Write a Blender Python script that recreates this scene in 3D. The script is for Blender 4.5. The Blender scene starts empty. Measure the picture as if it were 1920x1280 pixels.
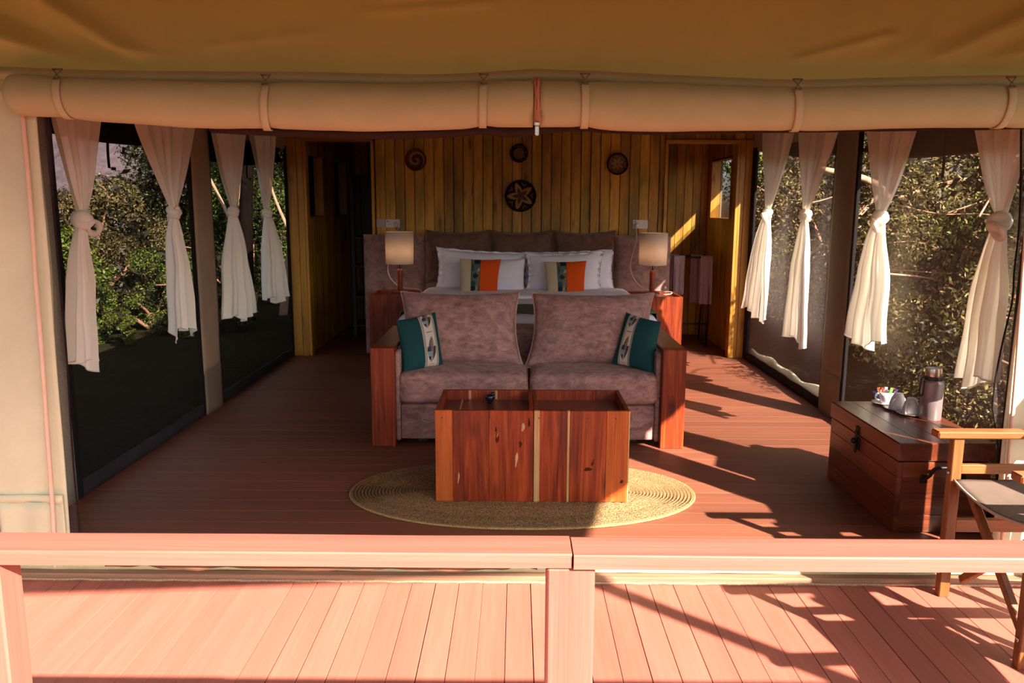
import bpy, bmesh, math, random
import numpy as np
from mathutils import Vector, Matrix, noise

SC = bpy.context.scene
COL = SC.collection
RND = random.Random(11)

# ------------------------------------------------------------------ camera, sky, sun, exposure
def setup():
    f = 1500.0
    pitch = math.atan(254 / f); yaw = math.atan(8 / f / math.cos(pitch)); roll = math.radians(.25)
    cp, sp = math.cos(pitch), math.sin(pitch)
    fw = Vector((-math.sin(yaw) * cp, math.cos(yaw) * cp, -sp))
    r0 = Vector((math.cos(yaw), math.sin(yaw), 0)); u0 = r0.cross(fw)
    r = r0 * math.cos(roll) + u0 * math.sin(roll); u = u0 * math.cos(roll) - r0 * math.sin(roll)
    cd = bpy.data.cameras.new('camera'); cam = bpy.data.objects.new('camera', cd); COL.objects.link(cam)
    cd.sensor_width = 36; cd.lens = 36 * f / 1920; cd.clip_start = .05; cd.clip_end = 500
    m = Matrix((( r.x, u.x, -fw.x, 0), (r.y, u.y, -fw.y, 0), (r.z, u.z, -fw.z, 1.5), (0, 0, 0, 1)))
    cam.matrix_world = m
    SC.camera = cam
    # sky
    w = bpy.data.worlds.new('sky'); SC.world = w; w.use_nodes = True
    nt = w.node_tree; nt.nodes.clear()
    out = nt.nodes.new('ShaderNodeOutputWorld'); bg = nt.nodes.new('ShaderNodeBackground')
    sky = nt.nodes.new('ShaderNodeTexSky'); sky.sky_type = 'NISHITA'; sky.sun_disc = False
    sky.sun_elevation = math.radians(32.4); sky.sun_rotation = math.radians(180 - 38)
    sky.air_density = 1.0; sky.dust_density = 3.0
    hsv = nt.nodes.new('ShaderNodeHueSaturation'); hsv.inputs['Saturation'].default_value = .45
    nt.links.new(sky.outputs[0], hsv.inputs['Color']); nt.links.new(hsv.outputs[0], bg.inputs[0])
    bg.inputs[1].default_value = .145
    nt.links.new(bg.outputs[0], out.inputs[0])
    # sun: behind the camera on the right, 32 degrees up
    sd = bpy.data.lights.new('sun', 'SUN'); so = bpy.data.objects.new('sun', sd); COL.objects.link(so)
    sd.energy = 13.5; sd.color = (1, .84, .69); sd.angle = math.radians(.6)
    d = Vector((-.79, 1, -.81)); so.rotation_euler = d.to_track_quat('-Z', 'Y').to_euler(); so.location = (6, -8, 8)
    vs = SC.view_settings
    vs.view_transform = 'Standard'; vs.look = 'None'; vs.gamma = 1; vs.use_curve_mapping = False
    vs.exposure = 1.0
    SC.cycles.max_bounces = 10; SC.cycles.transparent_max_bounces = 24; SC.cycles.diffuse_bounces = 6
    SC.cycles.caustics_reflective = False; SC.cycles.caustics_refractive = False
    SC.cycles.use_denoising = True
    SC.cycles.sample_clamp_indirect = 8
setup()

# ------------------------------------------------------------------ mesh helpers
BASE = {}

class MB:
    def __init__(s): s.v = []; s.f = []; s.mi = []; s.col = None
    def add(s, v, f, mi=0):
        o = len(s.v); s.v += [tuple(p) for p in v]
        s.f += [tuple(i + o for i in q) for q in f]; s.mi += [mi] * len(f)
        return s
    def box(s, x0, x1, y0, y1, z0, z1, b=.0, M=None, mi=0):
        x0, x1 = min(x0, x1), max(x0, x1); y0, y1 = min(y0, y1), max(y0, y1); z0, z1 = min(z0, z1), max(z0, z1)
        b = min(b, .45 * min(x1 - x0, y1 - y0, z1 - z0))
        if b <= 0:
            v = [(x, y, z) for z in (z0, z1) for y in (y0, y1) for x in (x0, x1)]
            f = [(0, 2, 3, 1), (4, 5, 7, 6), (0, 1, 5, 4), (2, 6, 7, 3), (0, 4, 6, 2), (1, 3, 7, 5)]
        else:   # chamfered box, 24 vertices
            v = []; idx = {}
            for k, z in enumerate((z0, z1)):
                for j, y in enumerate((y0, y1)):
                    for i, x in enumerate((x0, x1)):
                        sx, sy, sz = 1 - 2 * i, 1 - 2 * j, 1 - 2 * k
                        for a in range(3):
                            idx[i, j, k, a] = len(v)
                            v.append((x + (b * sx if a != 0 else 0), y + (b * sy if a != 1 else 0), z + (b * sz if a != 2 else 0)))
            f = []
            for i in (0, 1): f.append([idx[i, j, k, 0] for j, k in ((0, 0), (1, 0), (1, 1), (0, 1))][::(1 if i else -1)])
            for j in (0, 1): f.append([idx[i, j, k, 1] for i, k in ((0, 0), (1, 0), (1, 1), (0, 1))][::(-1 if j else 1)])
            for k in (0, 1): f.append([idx[i, j, k, 2] for i, j in ((0, 0), (1, 0), (1, 1), (0, 1))][::(1 if k else -1)])
            for i in (0, 1):
                for j in (0, 1): f.append([idx[i, j, 0, 0], idx[i, j, 1, 0], idx[i, j, 1, 1], idx[i, j, 0, 1]])
            for i in (0, 1):
                for k in (0, 1): f.append([idx[i, 0, k, 0], idx[i, 1, k, 0], idx[i, 1, k, 2], idx[i, 0, k, 2]])
            for j in (0, 1):
                for k in (0, 1): f.append([idx[0, j, k, 1], idx[1, j, k, 1], idx[1, j, k, 2], idx[0, j, k, 2]])
            for i in (0, 1):
                for j in (0, 1):
                    for k in (0, 1): f.append([idx[i, j, k, 0], idx[i, j, k, 1], idx[i, j, k, 2]])
        if M is not None: v = [M @ Vector(p) for p in v]
        return s.add(v, f, mi)
    def bar(s, a, b, w, h, bev=.003, up=(0, 0, 1), mi=0):
        a, b = Vector(a), Vector(b); d = b - a; L = d.length; d.normalize()
        upv = Vector(up); sx = d.cross(upv)
        if sx.length < 1e-4: sx = d.cross(Vector((1, 0, 0)))
        sx.normalize(); uu = sx.cross(d)
        M = Matrix(((sx.x, d.x, uu.x, a.x), (sx.y, d.y, uu.y, a.y), (sx.z, d.z, uu.z, a.z), (0, 0, 0, 1)))
        return s.box(-w / 2, w / 2, 0, L, -h / 2, h / 2, bev, M, mi)
    def tube(s, pts, r, n=8, cap=True, closed=False, mi=0):
        P = [Vector(p) for p in pts]; m = len(P)
        rs = r if isinstance(r, (list, tuple)) else [r] * m
        v = []; prev = None
        for i in range(m):
            a = P[(i - 1) % m] if (i > 0 or closed) else P[0]; b = P[(i + 1) % m] if (i < m - 1 or closed) else P[-1]
            t = (b - a)
            t = t.normalized() if t.length > 1e-9 else Vector((0, 0, 1))
            if prev is None:
                q = t.cross(Vector((0, 0, 1)))
                if q.length < 1e-3: q = t.cross(Vector((1, 0, 0)))
            else: q = prev - t * prev.dot(t)
            q.normalize(); prev = q; w = t.cross(q)
            for k in range(n):
                an = 2 * math.pi * k / n
                v.append(P[i] + (q * math.cos(an) + w * math.sin(an)) * rs[i])
        f = []
        for i in range(m if closed else m - 1):
            for k in range(n):
                f.append((i * n + k, i * n + (k + 1) % n, ((i + 1) % m) * n + (k + 1) % n, ((i + 1) % m) * n + k))
        if cap and not closed:
            f.append(tuple(range(n))[::-1]); f.append(tuple((m - 1) * n + k for k in range(n)))
        return s.add(v, f, mi)
    def lathe(s, prof, n=24, c=(0, 0, 0), M=None, mi=0):
        v = []; f = []; c = Vector(c)
        for r, z in prof:
            for k in range(n):
                a = 2 * math.pi * k / n; p = Vector((max(r, 1e-4) * math.cos(a), max(r, 1e-4) * math.sin(a), z))
                v.append((M @ p if M is not None else p) + c)
        for i in range(len(prof) - 1):
            for k in range(n): f.append((i * n + k, i * n + (k + 1) % n, (i + 1) * n + (k + 1) % n, (i + 1) * n + k))
        return s.add(v, f, mi)
    def grid(s, fn, nu, nv, mi=0, flip=False):
        v = [fn(i / nu, j / nv) for j in range(nv + 1) for i in range(nu + 1)]
        f = []
        for j in range(nv):
            for i in range(nu):
                a = j * (nu + 1) + i; q = (a, a + 1, a + nu + 2, a + nu + 1)
                f.append(q[::-1] if flip else q)
        return s.add(v, f, mi)

def link(name, mb, mat, parent=None, smooth=False, angle=None, solid=0, sub=0):
    me = bpy.data.meshes.new(name)
    off = BASE.get(parent.name, Vector((0, 0, 0))) if parent else Vector((0, 0, 0))
    me.from_pydata([(p[0] - off.x, p[1] - off.y, p[2] - off.z) for p in mb.v], [], mb.f)
    mats = mat if isinstance(mat, (list, tuple)) else [mat]
    for m in mats: me.materials.append(m)
    if len(mats) > 1: me.polygons.foreach_set('material_index', mb.mi)
    if mb.col is not None:
        at = me.color_attributes.new('Col', 'FLOAT_COLOR', 'POINT')
        at.data.foreach_set('color', np.array([(c[0], c[1], c[2], 1) for c in mb.col], dtype=np.float32).ravel())
    if smooth or angle:
        me.polygons.foreach_set('use_smooth', [True] * len(me.polygons))
        if angle: me.set_sharp_from_angle(angle=math.radians(angle))
    me.update()
    bm = bmesh.new(); bm.from_mesh(me); bmesh.ops.recalc_face_normals(bm, faces=bm.faces); bm.to_mesh(me); bm.free()
    o = bpy.data.objects.new(name, me); COL.objects.link(o)
    if parent: o.parent = parent; BASE[o.name] = off
    else: BASE[o.name] = Vector((0, 0, 0))
    if solid:
        md = o.modifiers.new('thickness', 'SOLIDIFY'); md.thickness = solid; md.offset = 0
    if sub:
        md = o.modifiers.new('smooth', 'SUBSURF'); md.levels = sub; md.render_levels = sub
    return o

def tag(o, label, cat, group=None):
    o['label'] = label; o['category'] = cat
    if group: o['group'] = group
    return o
def thing(name, label, cat, loc=(0, 0, 0), group=None):
    o = bpy.data.objects.new(name, None); COL.objects.link(o); o.location = loc; o.empty_display_size = .1
    BASE[o.name] = Vector(loc)
    return tag(o, label, cat, group)
def struct(name, loc=(0, 0, 0)):
    o = bpy.data.objects.new(name, None); COL.objects.link(o); o.location = loc; o['kind'] = 'structure'
    BASE[o.name] = Vector(loc)
    return o
def st(o): o['kind'] = 'structure'; return o
def lerp(a, b, t): return a + (b - a) * t
def interp(x, pts):
    if x <= pts[0][0]: return pts[0][1]
    for (a, p), (b, q) in zip(pts, pts[1:]):
        if x <= b: return lerp(p, q, (x - a) / (b - a))
    return pts[-1][1]
def N3(x, y, z): return noise.noise(Vector((x, y, z)))
def smooth_path(pts, n=6):
    P = [Vector(p) for p in pts]; out = []
    for i in range(len(P) - 1):
        p0 = P[max(i - 1, 0)]; p1 = P[i]; p2 = P[i + 1]; p3 = P[min(i + 2, len(P) - 1)]
        for k in range(n):
            t = k / n
            out.append(.5 * ((2 * p1) + (p2 - p0) * t + (2 * p0 - 5 * p1 + 4 * p2 - p3) * t * t + (3 * p1 - p0 - 3 * p2 + p3) * t ** 3))
    out.append(P[-1]); return out

# ------------------------------------------------------------------ materials
def srgb(r, g, b):
    f = lambda c: (c / 255 / 12.92) if c / 255 <= .04045 else ((c / 255 + .055) / 1.055) ** 2.4
    return (f(r), f(g), f(b), 1)
class NT:
    def __init__(s, name):
        s.m = bpy.data.materials.new(name); s.m.use_nodes = True; s.t = s.m.node_tree; s.t.nodes.clear()
        s.out = s.n('ShaderNodeOutputMaterial')
    def n(s, typ, **kw):
        nd = s.t.nodes.new(typ)
        for k, v in kw.items():
            if k in nd.inputs: s.put(nd.inputs[k], v)
            else: setattr(nd, k, v)
        return nd
    def put(s, sock, v):
        if isinstance(v, bpy.types.NodeSocket): s.t.links.new(v, sock)
        else: sock.default_value = v
    def coord(s, scale=(1, 1, 1), rnd=7.0, kind='Object'):
        tc = s.n('ShaderNodeTexCoord'); oi = s.n('ShaderNodeObjectInfo')
        mul = s.n('ShaderNodeMath', operation='MULTIPLY'); s.put(mul.inputs[0], oi.outputs['Random']); mul.inputs[1].default_value = rnd
        add = s.n('ShaderNodeVectorMath', operation='ADD'); s.put(add.inputs[0], tc.outputs[kind]); s.put(add.inputs[1], mul.outputs[0])
        mp = s.n('ShaderNodeMapping'); s.put(mp.inputs['Vector'], add.outputs[0]); mp.inputs['Scale'].default_value = scale
        return mp.outputs[0]
    def noise(s, vec, scale=5, detail=3, rough=.5, dist=0):
        nd = s.n('ShaderNodeTexNoise'); s.put(nd.inputs['Vector'], vec)
        nd.inputs['Scale'].default_value = scale; nd.inputs['Detail'].default_value = detail
        nd.inputs['Roughness'].default_value = rough; nd.inputs['Distortion'].default_value = dist
        return nd.outputs[0]
    def ramp(s, fac, stops):
        nd = s.n('ShaderNodeValToRGB'); s.put(nd.inputs[0], fac); e = nd.color_ramp.elements
        while len(e) < len(stops): e.new(.5)
        for el, (p, c) in zip(e, stops): el.position = p; el.color = c if len(c) == 4 else (*c, 1)
        return nd.outputs[0]
    def mix(s, fac, a, b, mode='MIX'):
        nd = s.n('ShaderNodeMix', data_type='RGBA', blend_type=mode)
        s.put(nd.inputs[0], fac); s.put(nd.inputs[6], a); s.put(nd.inputs[7], b); return nd.outputs[2]
    def math(s, op, a, b=0.0):
        nd = s.n('ShaderNodeMath', operation=op); s.put(nd.inputs[0], a); s.put(nd.inputs[1], b); return nd.outputs[0]
    def hsvrand(s, col, dv=.25, ds=.1):
        oi = s.n('ShaderNodeObjectInfo'); h = s.n('ShaderNodeHueSaturation')
        mr = s.n('ShaderNodeMapRange'); s.put(mr.inputs[0], oi.outputs['Random']); mr.inputs[3].default_value = 1 - dv; mr.inputs[4].default_value = 1 + dv
        s.put(h.inputs['Color'], col); s.put(h.inputs['Value'], mr.outputs[0]); return h.outputs[0]
    def bump(s, h, strength=.2, dist=.01):
        b = s.n('ShaderNodeBump'); s.put(b.inputs['Height'], h); b.inputs['Strength'].default_value = strength; b.inputs['Distance'].default_value = dist
        return b.outputs[0]
    def pbr(s, col, rough=.6, normal=None, **kw):
        p = s.n('ShaderNodeBsdfPrincipled'); s.put(p.inputs['Base Color'], col); s.put(p.inputs['Roughness'], rough)
        if normal is not None: s.put(p.inputs['Normal'], normal)
        for k, v in kw.items(): s.put(p.inputs[k.replace('_', ' ')], v)
        s.put(s.out.inputs[0], p.outputs[0]); return s.m

def c4(c): return c if len(c) == 4 else (*c, 1)
def plain(name, col, rough=.6, bump=0, bscale=200, **kw):
    t = NT(name); v = t.coord()
    n1 = t.noise(v, 3, 3); a = c4(col)
    cc = t.mix(n1, tuple(x * .82 for x in a[:3]) + (1,), tuple(min(x * 1.15, 1) for x in a[:3]) + (1,))
    nm = t.bump(t.noise(v, bscale, 2), bump, .002) if bump else None
    return t.pbr(cc, rough, nm, **kw)
def wood(name, dark, mid, light, axis=2, across=9, along=.7, rough=.45, dv=.2, knots=0, coat=0, spec=.5, fine=.35, stain=0, fig=.8):
    t = NT(name)
    sc = [across] * 3; sc[axis] = along
    v = t.coord(tuple(sc), 13.0)
    n1 = t.noise(v, 1.0, 5, .62, fig)
    sc2 = [across * 14] * 3; sc2[axis] = along * 4
    v2 = t.coord(tuple(sc2), 13.0)
    n2 = t.noise(v2, 1.0, 2, .6)
    col = t.ramp(n1, [(.25, c4(dark)), (.5, c4(mid)), (.78, c4(light))])
    fn = t.ramp(n2, [(.3, (1 - fine, 1 - fine, 1 - fine, 1)), (.65, (1, 1, 1, 1))])
    col = t.mix(1.0, col, fn, 'MULTIPLY')
    if stain:
        v4 = t.coord(tuple(3.2 if i != axis else 1.1 for i in range(3)), 13.0)
        sn = t.ramp(t.noise(v4, 1.0, 4, .65), [(.45, (1, 1, 1, 1)), (.68, (1 - stain * .75, 1 - stain * .6, 1 - stain * .5, 1))])
        col = t.mix(1.0, col, sn, 'MULTIPLY')
    if knots:
        sc3 = [7.0] * 3; sc3[axis] = 2.4
        v3 = t.coord(tuple(sc3), 13.0)
        vo = t.n('ShaderNodeTexVoronoi'); t.put(vo.inputs['Vector'], v3); vo.inputs['Scale'].default_value = 1.0
        kf = t.ramp(vo.outputs['Distance'], [(.05, (1, 1, 1, 1)), (.20, (0, 0, 0, 1))])
        col = t.mix(t.math('MULTIPLY', kf, knots), col, tuple(x * .3 for x in c4(dark)[:3]) + (1,))
    col = t.hsvrand(col, dv)
    nm = t.bump(n2, .15, .002)
    return t.pbr(col, rough, nm, Coat_Weight=coat, Coat_Roughness=.25, Specular_IOR_Level=spec)
def fabric(name, col, rough=.9, mottle=.3, mscale=6, weave=.25, sheen=0.0, wscale=400, contrast=.15, asp=(1, 1, 1)):
    t = NT(name); v = t.coord(asp, rnd=5)
    n1 = t.noise(v, mscale, 9, .72, .5); a = c4(col)
    cc = t.ramp(n1, [(.5 - contrast, tuple(x * (1 - mottle) for x in a[:3]) + (1,)), (.5 + contrast, tuple(min(1, x * (1 + mottle)) for x in a[:3]) + (1,))])
    nm = t.bump(t.noise(v, wscale, 2), weave, .002)
    return t.pbr(cc, rough, nm, Sheen_Weight=sheen, Sheen_Roughness=.4, Specular_IOR_Level=.2)
def attrcol(name, rough=.85, spec=.2, weave=.2):
    t = NT(name); a = t.n('ShaderNodeAttribute'); a.attribute_name = 'Col'
    v = t.coord(); nm = t.bump(t.noise(v, 350, 2), weave, .002)
    return t.pbr(a.outputs['Color'], rough, nm, Specular_IOR_Level=spec)
def sheer(name, col, transp, transl):
    t = NT(name); tr = t.n('ShaderNodeBsdfTransparent'); di = t.n('ShaderNodeBsdfDiffuse'); tl = t.n('ShaderNodeBsdfTranslucent')
    di.inputs[0].default_value = c4(col); tl.inputs[0].default_value = c4(col)
    m1 = t.n('ShaderNodeMixShader'); m1.inputs[0].default_value = transl; t.put(m1.inputs[1], di.outputs[0]); t.put(m1.inputs[2], tl.outputs[0])
    v = t.coord((1, 60, 6)); nz = t.noise(v, 1, 2)
    fac = t.math('ADD', t.math('MULTIPLY', nz, transp * .9), transp * .55)
    m2 = t.n('ShaderNodeMixShader'); t.put(m2.inputs[0], fac); t.put(m2.inputs[1], m1.outputs[0]); t.put(m2.inputs[2], tr.outputs[0])
    t.put(t.out.inputs[0], m2.outputs[0]); return t.m
def meshnet(name, col, opaque):
    t = NT(name); tr = t.n('ShaderNodeBsdfTransparent'); di = t.n('ShaderNodeBsdfDiffuse'); di.inputs[0].default_value = c4(col)
    v = t.coord((240, 240, 240), 0); nz = t.noise(v, 1, 1)
    fac = t.math('ADD', t.math('MULTIPLY', t.math('SUBTRACT', nz, .5), .35), opaque)
    m = t.n('ShaderNodeMixShader'); t.put(m.inputs[0], fac); t.put(m.inputs[1], tr.outputs[0]); t.put(m.inputs[2], di.outputs[0])
    t.put(t.out.inputs[0], m.outputs[0]); return t.m
def leafmat(name):
    t = NT(name); a = t.n('ShaderNodeAttribute'); a.attribute_name = 'Col'
    di = t.n('ShaderNodeBsdfDiffuse'); tl = t.n('ShaderNodeBsdfTranslucent'); t.put(di.inputs[0], a.outputs['Color']); t.put(tl.inputs[0], a.outputs['Color'])
    gl = t.n('ShaderNodeBsdfGlossy'); gl.inputs['Roughness'].default_value = .45; gl.inputs[0].default_value = (1, 1, 1, 1)
    m = t.n('ShaderNodeMixShader'); m.inputs[0].default_value = .35; t.put(m.inputs[1], di.outputs[0]); t.put(m.inputs[2], tl.outputs[0])
    m2 = t.n('ShaderNodeMixShader'); m2.inputs[0].default_value = .012; t.put(m2.inputs[1], m.outputs[0]); t.put(m2.inputs[2], gl.outputs[0])
    t.put(t.out.inputs[0], m2.outputs[0]); return t.m

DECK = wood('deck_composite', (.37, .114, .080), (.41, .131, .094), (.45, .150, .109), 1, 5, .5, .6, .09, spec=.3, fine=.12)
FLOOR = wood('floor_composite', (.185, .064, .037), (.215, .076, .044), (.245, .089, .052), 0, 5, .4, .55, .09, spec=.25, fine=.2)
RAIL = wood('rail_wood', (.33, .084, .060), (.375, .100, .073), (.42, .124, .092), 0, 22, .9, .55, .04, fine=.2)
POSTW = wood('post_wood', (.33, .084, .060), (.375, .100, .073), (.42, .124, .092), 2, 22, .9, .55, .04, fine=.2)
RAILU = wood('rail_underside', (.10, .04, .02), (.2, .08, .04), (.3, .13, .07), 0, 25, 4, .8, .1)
PINE = wood('pine_board', (.37, .155, .016), (.62, .295, .03), (.76, .41, .05), 2, 9, .8, .5, .2, knots=.8, stain=.85)
PINEF = wood('pine_frame', (.40, .16, .018), (.60, .27, .03), (.72, .36, .05), 2, 12, .7, .45, .1, knots=.7, stain=.3)
PINEH = wood('pine_frame_horizontal', (.30, .11, .014), (.44, .18, .025), (.55, .25, .04), 0, 12, .7, .45, .1)
ROSE = wood('rosewood_vertical', (.09, .010, .004), (.30, .040, .009), (.52, .105, .02), 2, 13, .9, .42, .18, coat=.06, spec=.3, knots=.75, fig=2.2, stain=.45)
ROSEX = wood('rosewood_crosswise', (.10, .014, .006), (.25, .042, .013), (.40, .085, .025), 0, 13, .9, .3, .15, coat=.3)
ROSEY = wood('rosewood_lengthwise', (.075, .013, .006), (.17, .034, .013), (.28, .065, .023), 1, 13, .9, .3, .15, coat=.3)
SAP = wood('sapwood', (.45, .22, .08), (.6, .33, .14), (.72, .44, .2), 2, 30, 1.5, .4, .05)
CHAIRW = wood('chair_teak', (.13, .036, .008), (.22, .07, .016), (.32, .115, .03), 2, 30, 2, .45, .1)
CHAIRX = wood('chair_teak_lengthwise', (.17, .05, .010), (.27, .09, .022), (.37, .145, .042), 0, 30, 2, .45, .1)
CHESTY = wood('chest_wood_lengthwise', (.06, .012, .006), (.15, .034, .013), (.30, .08, .03), 1, 14, .7, .3, .15, coat=.3)
CHESTX = wood('chest_wood_crosswise', (.06, .012, .006), (.15, .034, .013), (.30, .08, .03), 0, 14, .7, .3, .15, coat=.3)
DARKW = wood('dark_shelf_wood', (.02, .01, .006), (.04, .018, .01), (.07, .03, .015), 2, 12, .7, .5, .1)
CANVAS = fabric('tent_canvas', (.60, .60, .425), .9, .07, 2.5, .25)
CANVASH = fabric('tent_canvas_header', (.60, .60, .23), .9, .05, 2.0, .25)
CANVASR = fabric('tent_canvas_roll', (.45, .44, .26), .9, .06, 3.0, .25)
CANVASD = fabric('tent_canvas_inner', (.38, .27, .19), .9, .08, 2.5, .25)
CANVASDR = fabric('tent_canvas_inner_shaded', (.20, .155, .095), .9, .08, 2.5, .25)  # darker copy of the inner canvas, shade put into its colour
CANVASL = fabric('tent_canvas_lower_band', (.22, .16, .12), .9, .08, 2.5, .25)
ROOFC = fabric('roof_canvas', (.20, .15, .09), .9, .06, 2.0, .2)
FLYC = fabric('fly_canvas', (.33, .28, .18), .9, .06, 2.0, .2)
PIPE = fabric('piping_pink', (.72, .52, .40), .8, .06, 9, .1)
VELVET = fabric('taupe_velvet', (.36, .20, .185), .8, .42, 15, .1, .12, 300, .15, (1, 1.5, 1.8))
VELVETD = fabric('taupe_velvet_headboard', (.31, .178, .163), .8, .4, 9, .1, .12, 300, .14)
VELVETB = fabric('brown_velvet', (.155, .08, .06), .8, .38, 12, .1, .3, 300, .2)
VELVETP = fabric('velvet_piping', (.46, .30, .26), .8, .15, 20, .1, .5)
WHITE = fabric('white_cotton', (.84, .81, .93), .85, .03, 10, .06, .1)
GREEN = fabric('green_runner', (.12, .17, .10), .9, .15, 30, .2)
TOWEL = fabric('towel_mauve', (.50, .36, .40), .95, .06, 20, .5, .3, 250)
PRINT = attrcol('printed_cotton')
SKETCH = attrcol('woven_basketry', .8, .2, .5)
SISAL = NT('sisal_braid'); _v = SISAL.coord((1, 1, 1), 0)
_a = SISAL.n('ShaderNodeAttribute'); _a.attribute_name = 'Col'
SISAL = SISAL.pbr(SISAL.mix(1.0, _a.outputs['Color'], SISAL.ramp(SISAL.noise(_v, 170, 4, .75), [(.34, (.34, .30, .24, 1)), (.5, (.92, .9, .86, 1)), (.66, (1.5, 1.48, 1.4, 1))]), 'MULTIPLY'), .85, SISAL.bump(SISAL.noise(_v, 170, 2), .8, .006))
NETL = meshnet('insect_net_left', (.020, .018, .022), .60)  # same net as on the right, coloured dark for the shaded side
NETR = meshnet('insect_net_hazed_right', (.33, .275, .22), .32)  # pale net colour carries the haze of sun on the mesh
NETF = meshnet('insect_net_hazed_far_right', (.36, .31, .33), .38)  # paler, denser copy: stronger sun haze put into the net colour
NETDOOR = meshnet('insect_net_door', (.06, .045, .05), .55)
BLACKC = fabric('black_webbing', (.012, .009, .010), .9, .1, 20, .2)
DARKC = fabric('dark_net_roll', (.030, .017, .012), .9, .1, 20, .2)
CURT = sheer('sheer_curtain_upper', (.92, .87, .76), .18, .27)
CURTS = sheer('brightened_curtain_upper', (.95, .90, .80), .13, .06)  # left curtains' copy, paler and less see-through to lift their brightness
CURTSL = sheer('brightened_curtain_lower', (.95, .91, .84), .02, .06)  # lower half of the same brightened copy for the left curtains
CURTL = sheer('sheer_curtain_lower', (.93, .89, .79), .05, .28)
METAL = plain('steel', (.55, .52, .50), .3, Metallic=1.0)
BRONZE = plain('bronze_hook', (.20, .14, .09), .4, Metallic=.8)
DMETAL = plain('dark_iron', (.02, .018, .018), .5, Metallic=.6)
BLACKM = plain('black_rack', (.012, .010, .012), .45)
FLASKM = plain('flask_paint', (.30, .235, .24), .38, .05, 500, Metallic=.35)
BLACKP = plain('black_plastic', (.012, .012, .014), .4)
PORC = plain('white_porcelain', (.74, .70, .70), .25)
PLASTIC = plain('white_plastic', (.66, .56, .56), .4)
PLASTICG = plain('grey_plastic', (.42, .33, .33), .4)
SOCKD = plain('socket_slot', (.03, .025, .025), .6)
CORDM = plain('white_cord', (.62, .52, .46), .5)
BLACKG = plain('black_glazed', (.010, .014, .022), .08)
BARK = wood('shaded_bark', (.005, .0035, .003), (.009, .006, .005), (.014, .009, .007), 2, 14, 3, .95, .2, spec=0)  # near-black, the shade on the trunk put into the bark colour
BARKP = wood('pale_bark', (.30, .18, .11), (.46, .28, .18), (.6, .38, .26), 2, 14, 3, .9, .15)
TWIG = wood('twig', (.24, .11, .075), (.38, .18, .12), (.5, .26, .18), 0, 20, 3, .8, .2)
LEAF = leafmat('leaf')
def _shade():
    t = NT('lamp_shade'); di = t.n('ShaderNodeBsdfDiffuse'); tl = t.n('ShaderNodeBsdfTranslucent')
    for k in (di, tl): k.inputs[0].default_value = (.82, .70, .58, 1)
    m = t.n('ShaderNodeMixShader'); m.inputs[0].default_value = .35; t.put(m.inputs[1], di.outputs[0]); t.put(m.inputs[2], tl.outputs[0]); t.put(t.out.inputs[0], m.outputs[0]); return t.m
SHADE = _shade()
def _bulb():
    t = NT('lit_bulb'); e = t.n('ShaderNodeEmission'); e.inputs[0].default_value = (1, .70, .46, 1); e.inputs[1].default_value = 15; t.put(t.out.inputs[0], e.outputs[0]); return t.m
BULB = _bulb()
def _ground():
    t = NT('ground'); v = t.coord(rnd=0); n1 = t.noise(v, .7, 5, .6); n2 = t.noise(v, 14, 4, .6)
    c = t.ramp(n1, [(.35, (.018, .015, .009, 1)), (.55, (.028, .028, .010, 1)), (.7, (.05, .032, .018, 1))])
    c = t.mix(.5, c, t.ramp(n2, [(.3, (.008, .008, .006, 1)), (.7, (.04, .034, .018, 1))]))
    return t.pbr(c, .95, t.bump(n2, .6, .05), Specular_IOR_Level=0.0)
GROUND = _ground()
HILLM = fabric('hill', (.085, .064, .075), .95, .35, 1.2, .2)

# ------------------------------------------------------------------ ground and hill
def ground():
    mb = MB()
    def fn(u, v):
        x = lerp(-70, 70, u); y = lerp(-30, 110, v)
        d = max(0, math.hypot(max(abs(x) - 6, 0), max(y - 14, 0)))
        z = -.32 + .25 * N3(x * .12, y * .12, 0) + .05 * N3(x * .6, y * .6, 3) + .012 * d
        if -4 < x < 4 and -1 < y < 12: z = min(z, -.2)
        return (x, y, z)
    mb.grid(fn, 140, 140)
    st(link('ground', mb, GROUND, smooth=True))
    mb = MB()
    def hf(u, v):
        x = lerp(-75, -18, u); y = lerp(48, 80, v)
        return (x, y, -1 + 17 * math.sin(min(1, v * 1.3) * math.pi / 2) * (.75 + .25 * N3(x * .06, 2, 1)) + .6 * N3(x * .3, y * .3, 5))
    mb.grid(hf, 60, 20)
    st(link('hill', mb, HILLM, smooth=True))
ground()

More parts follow.
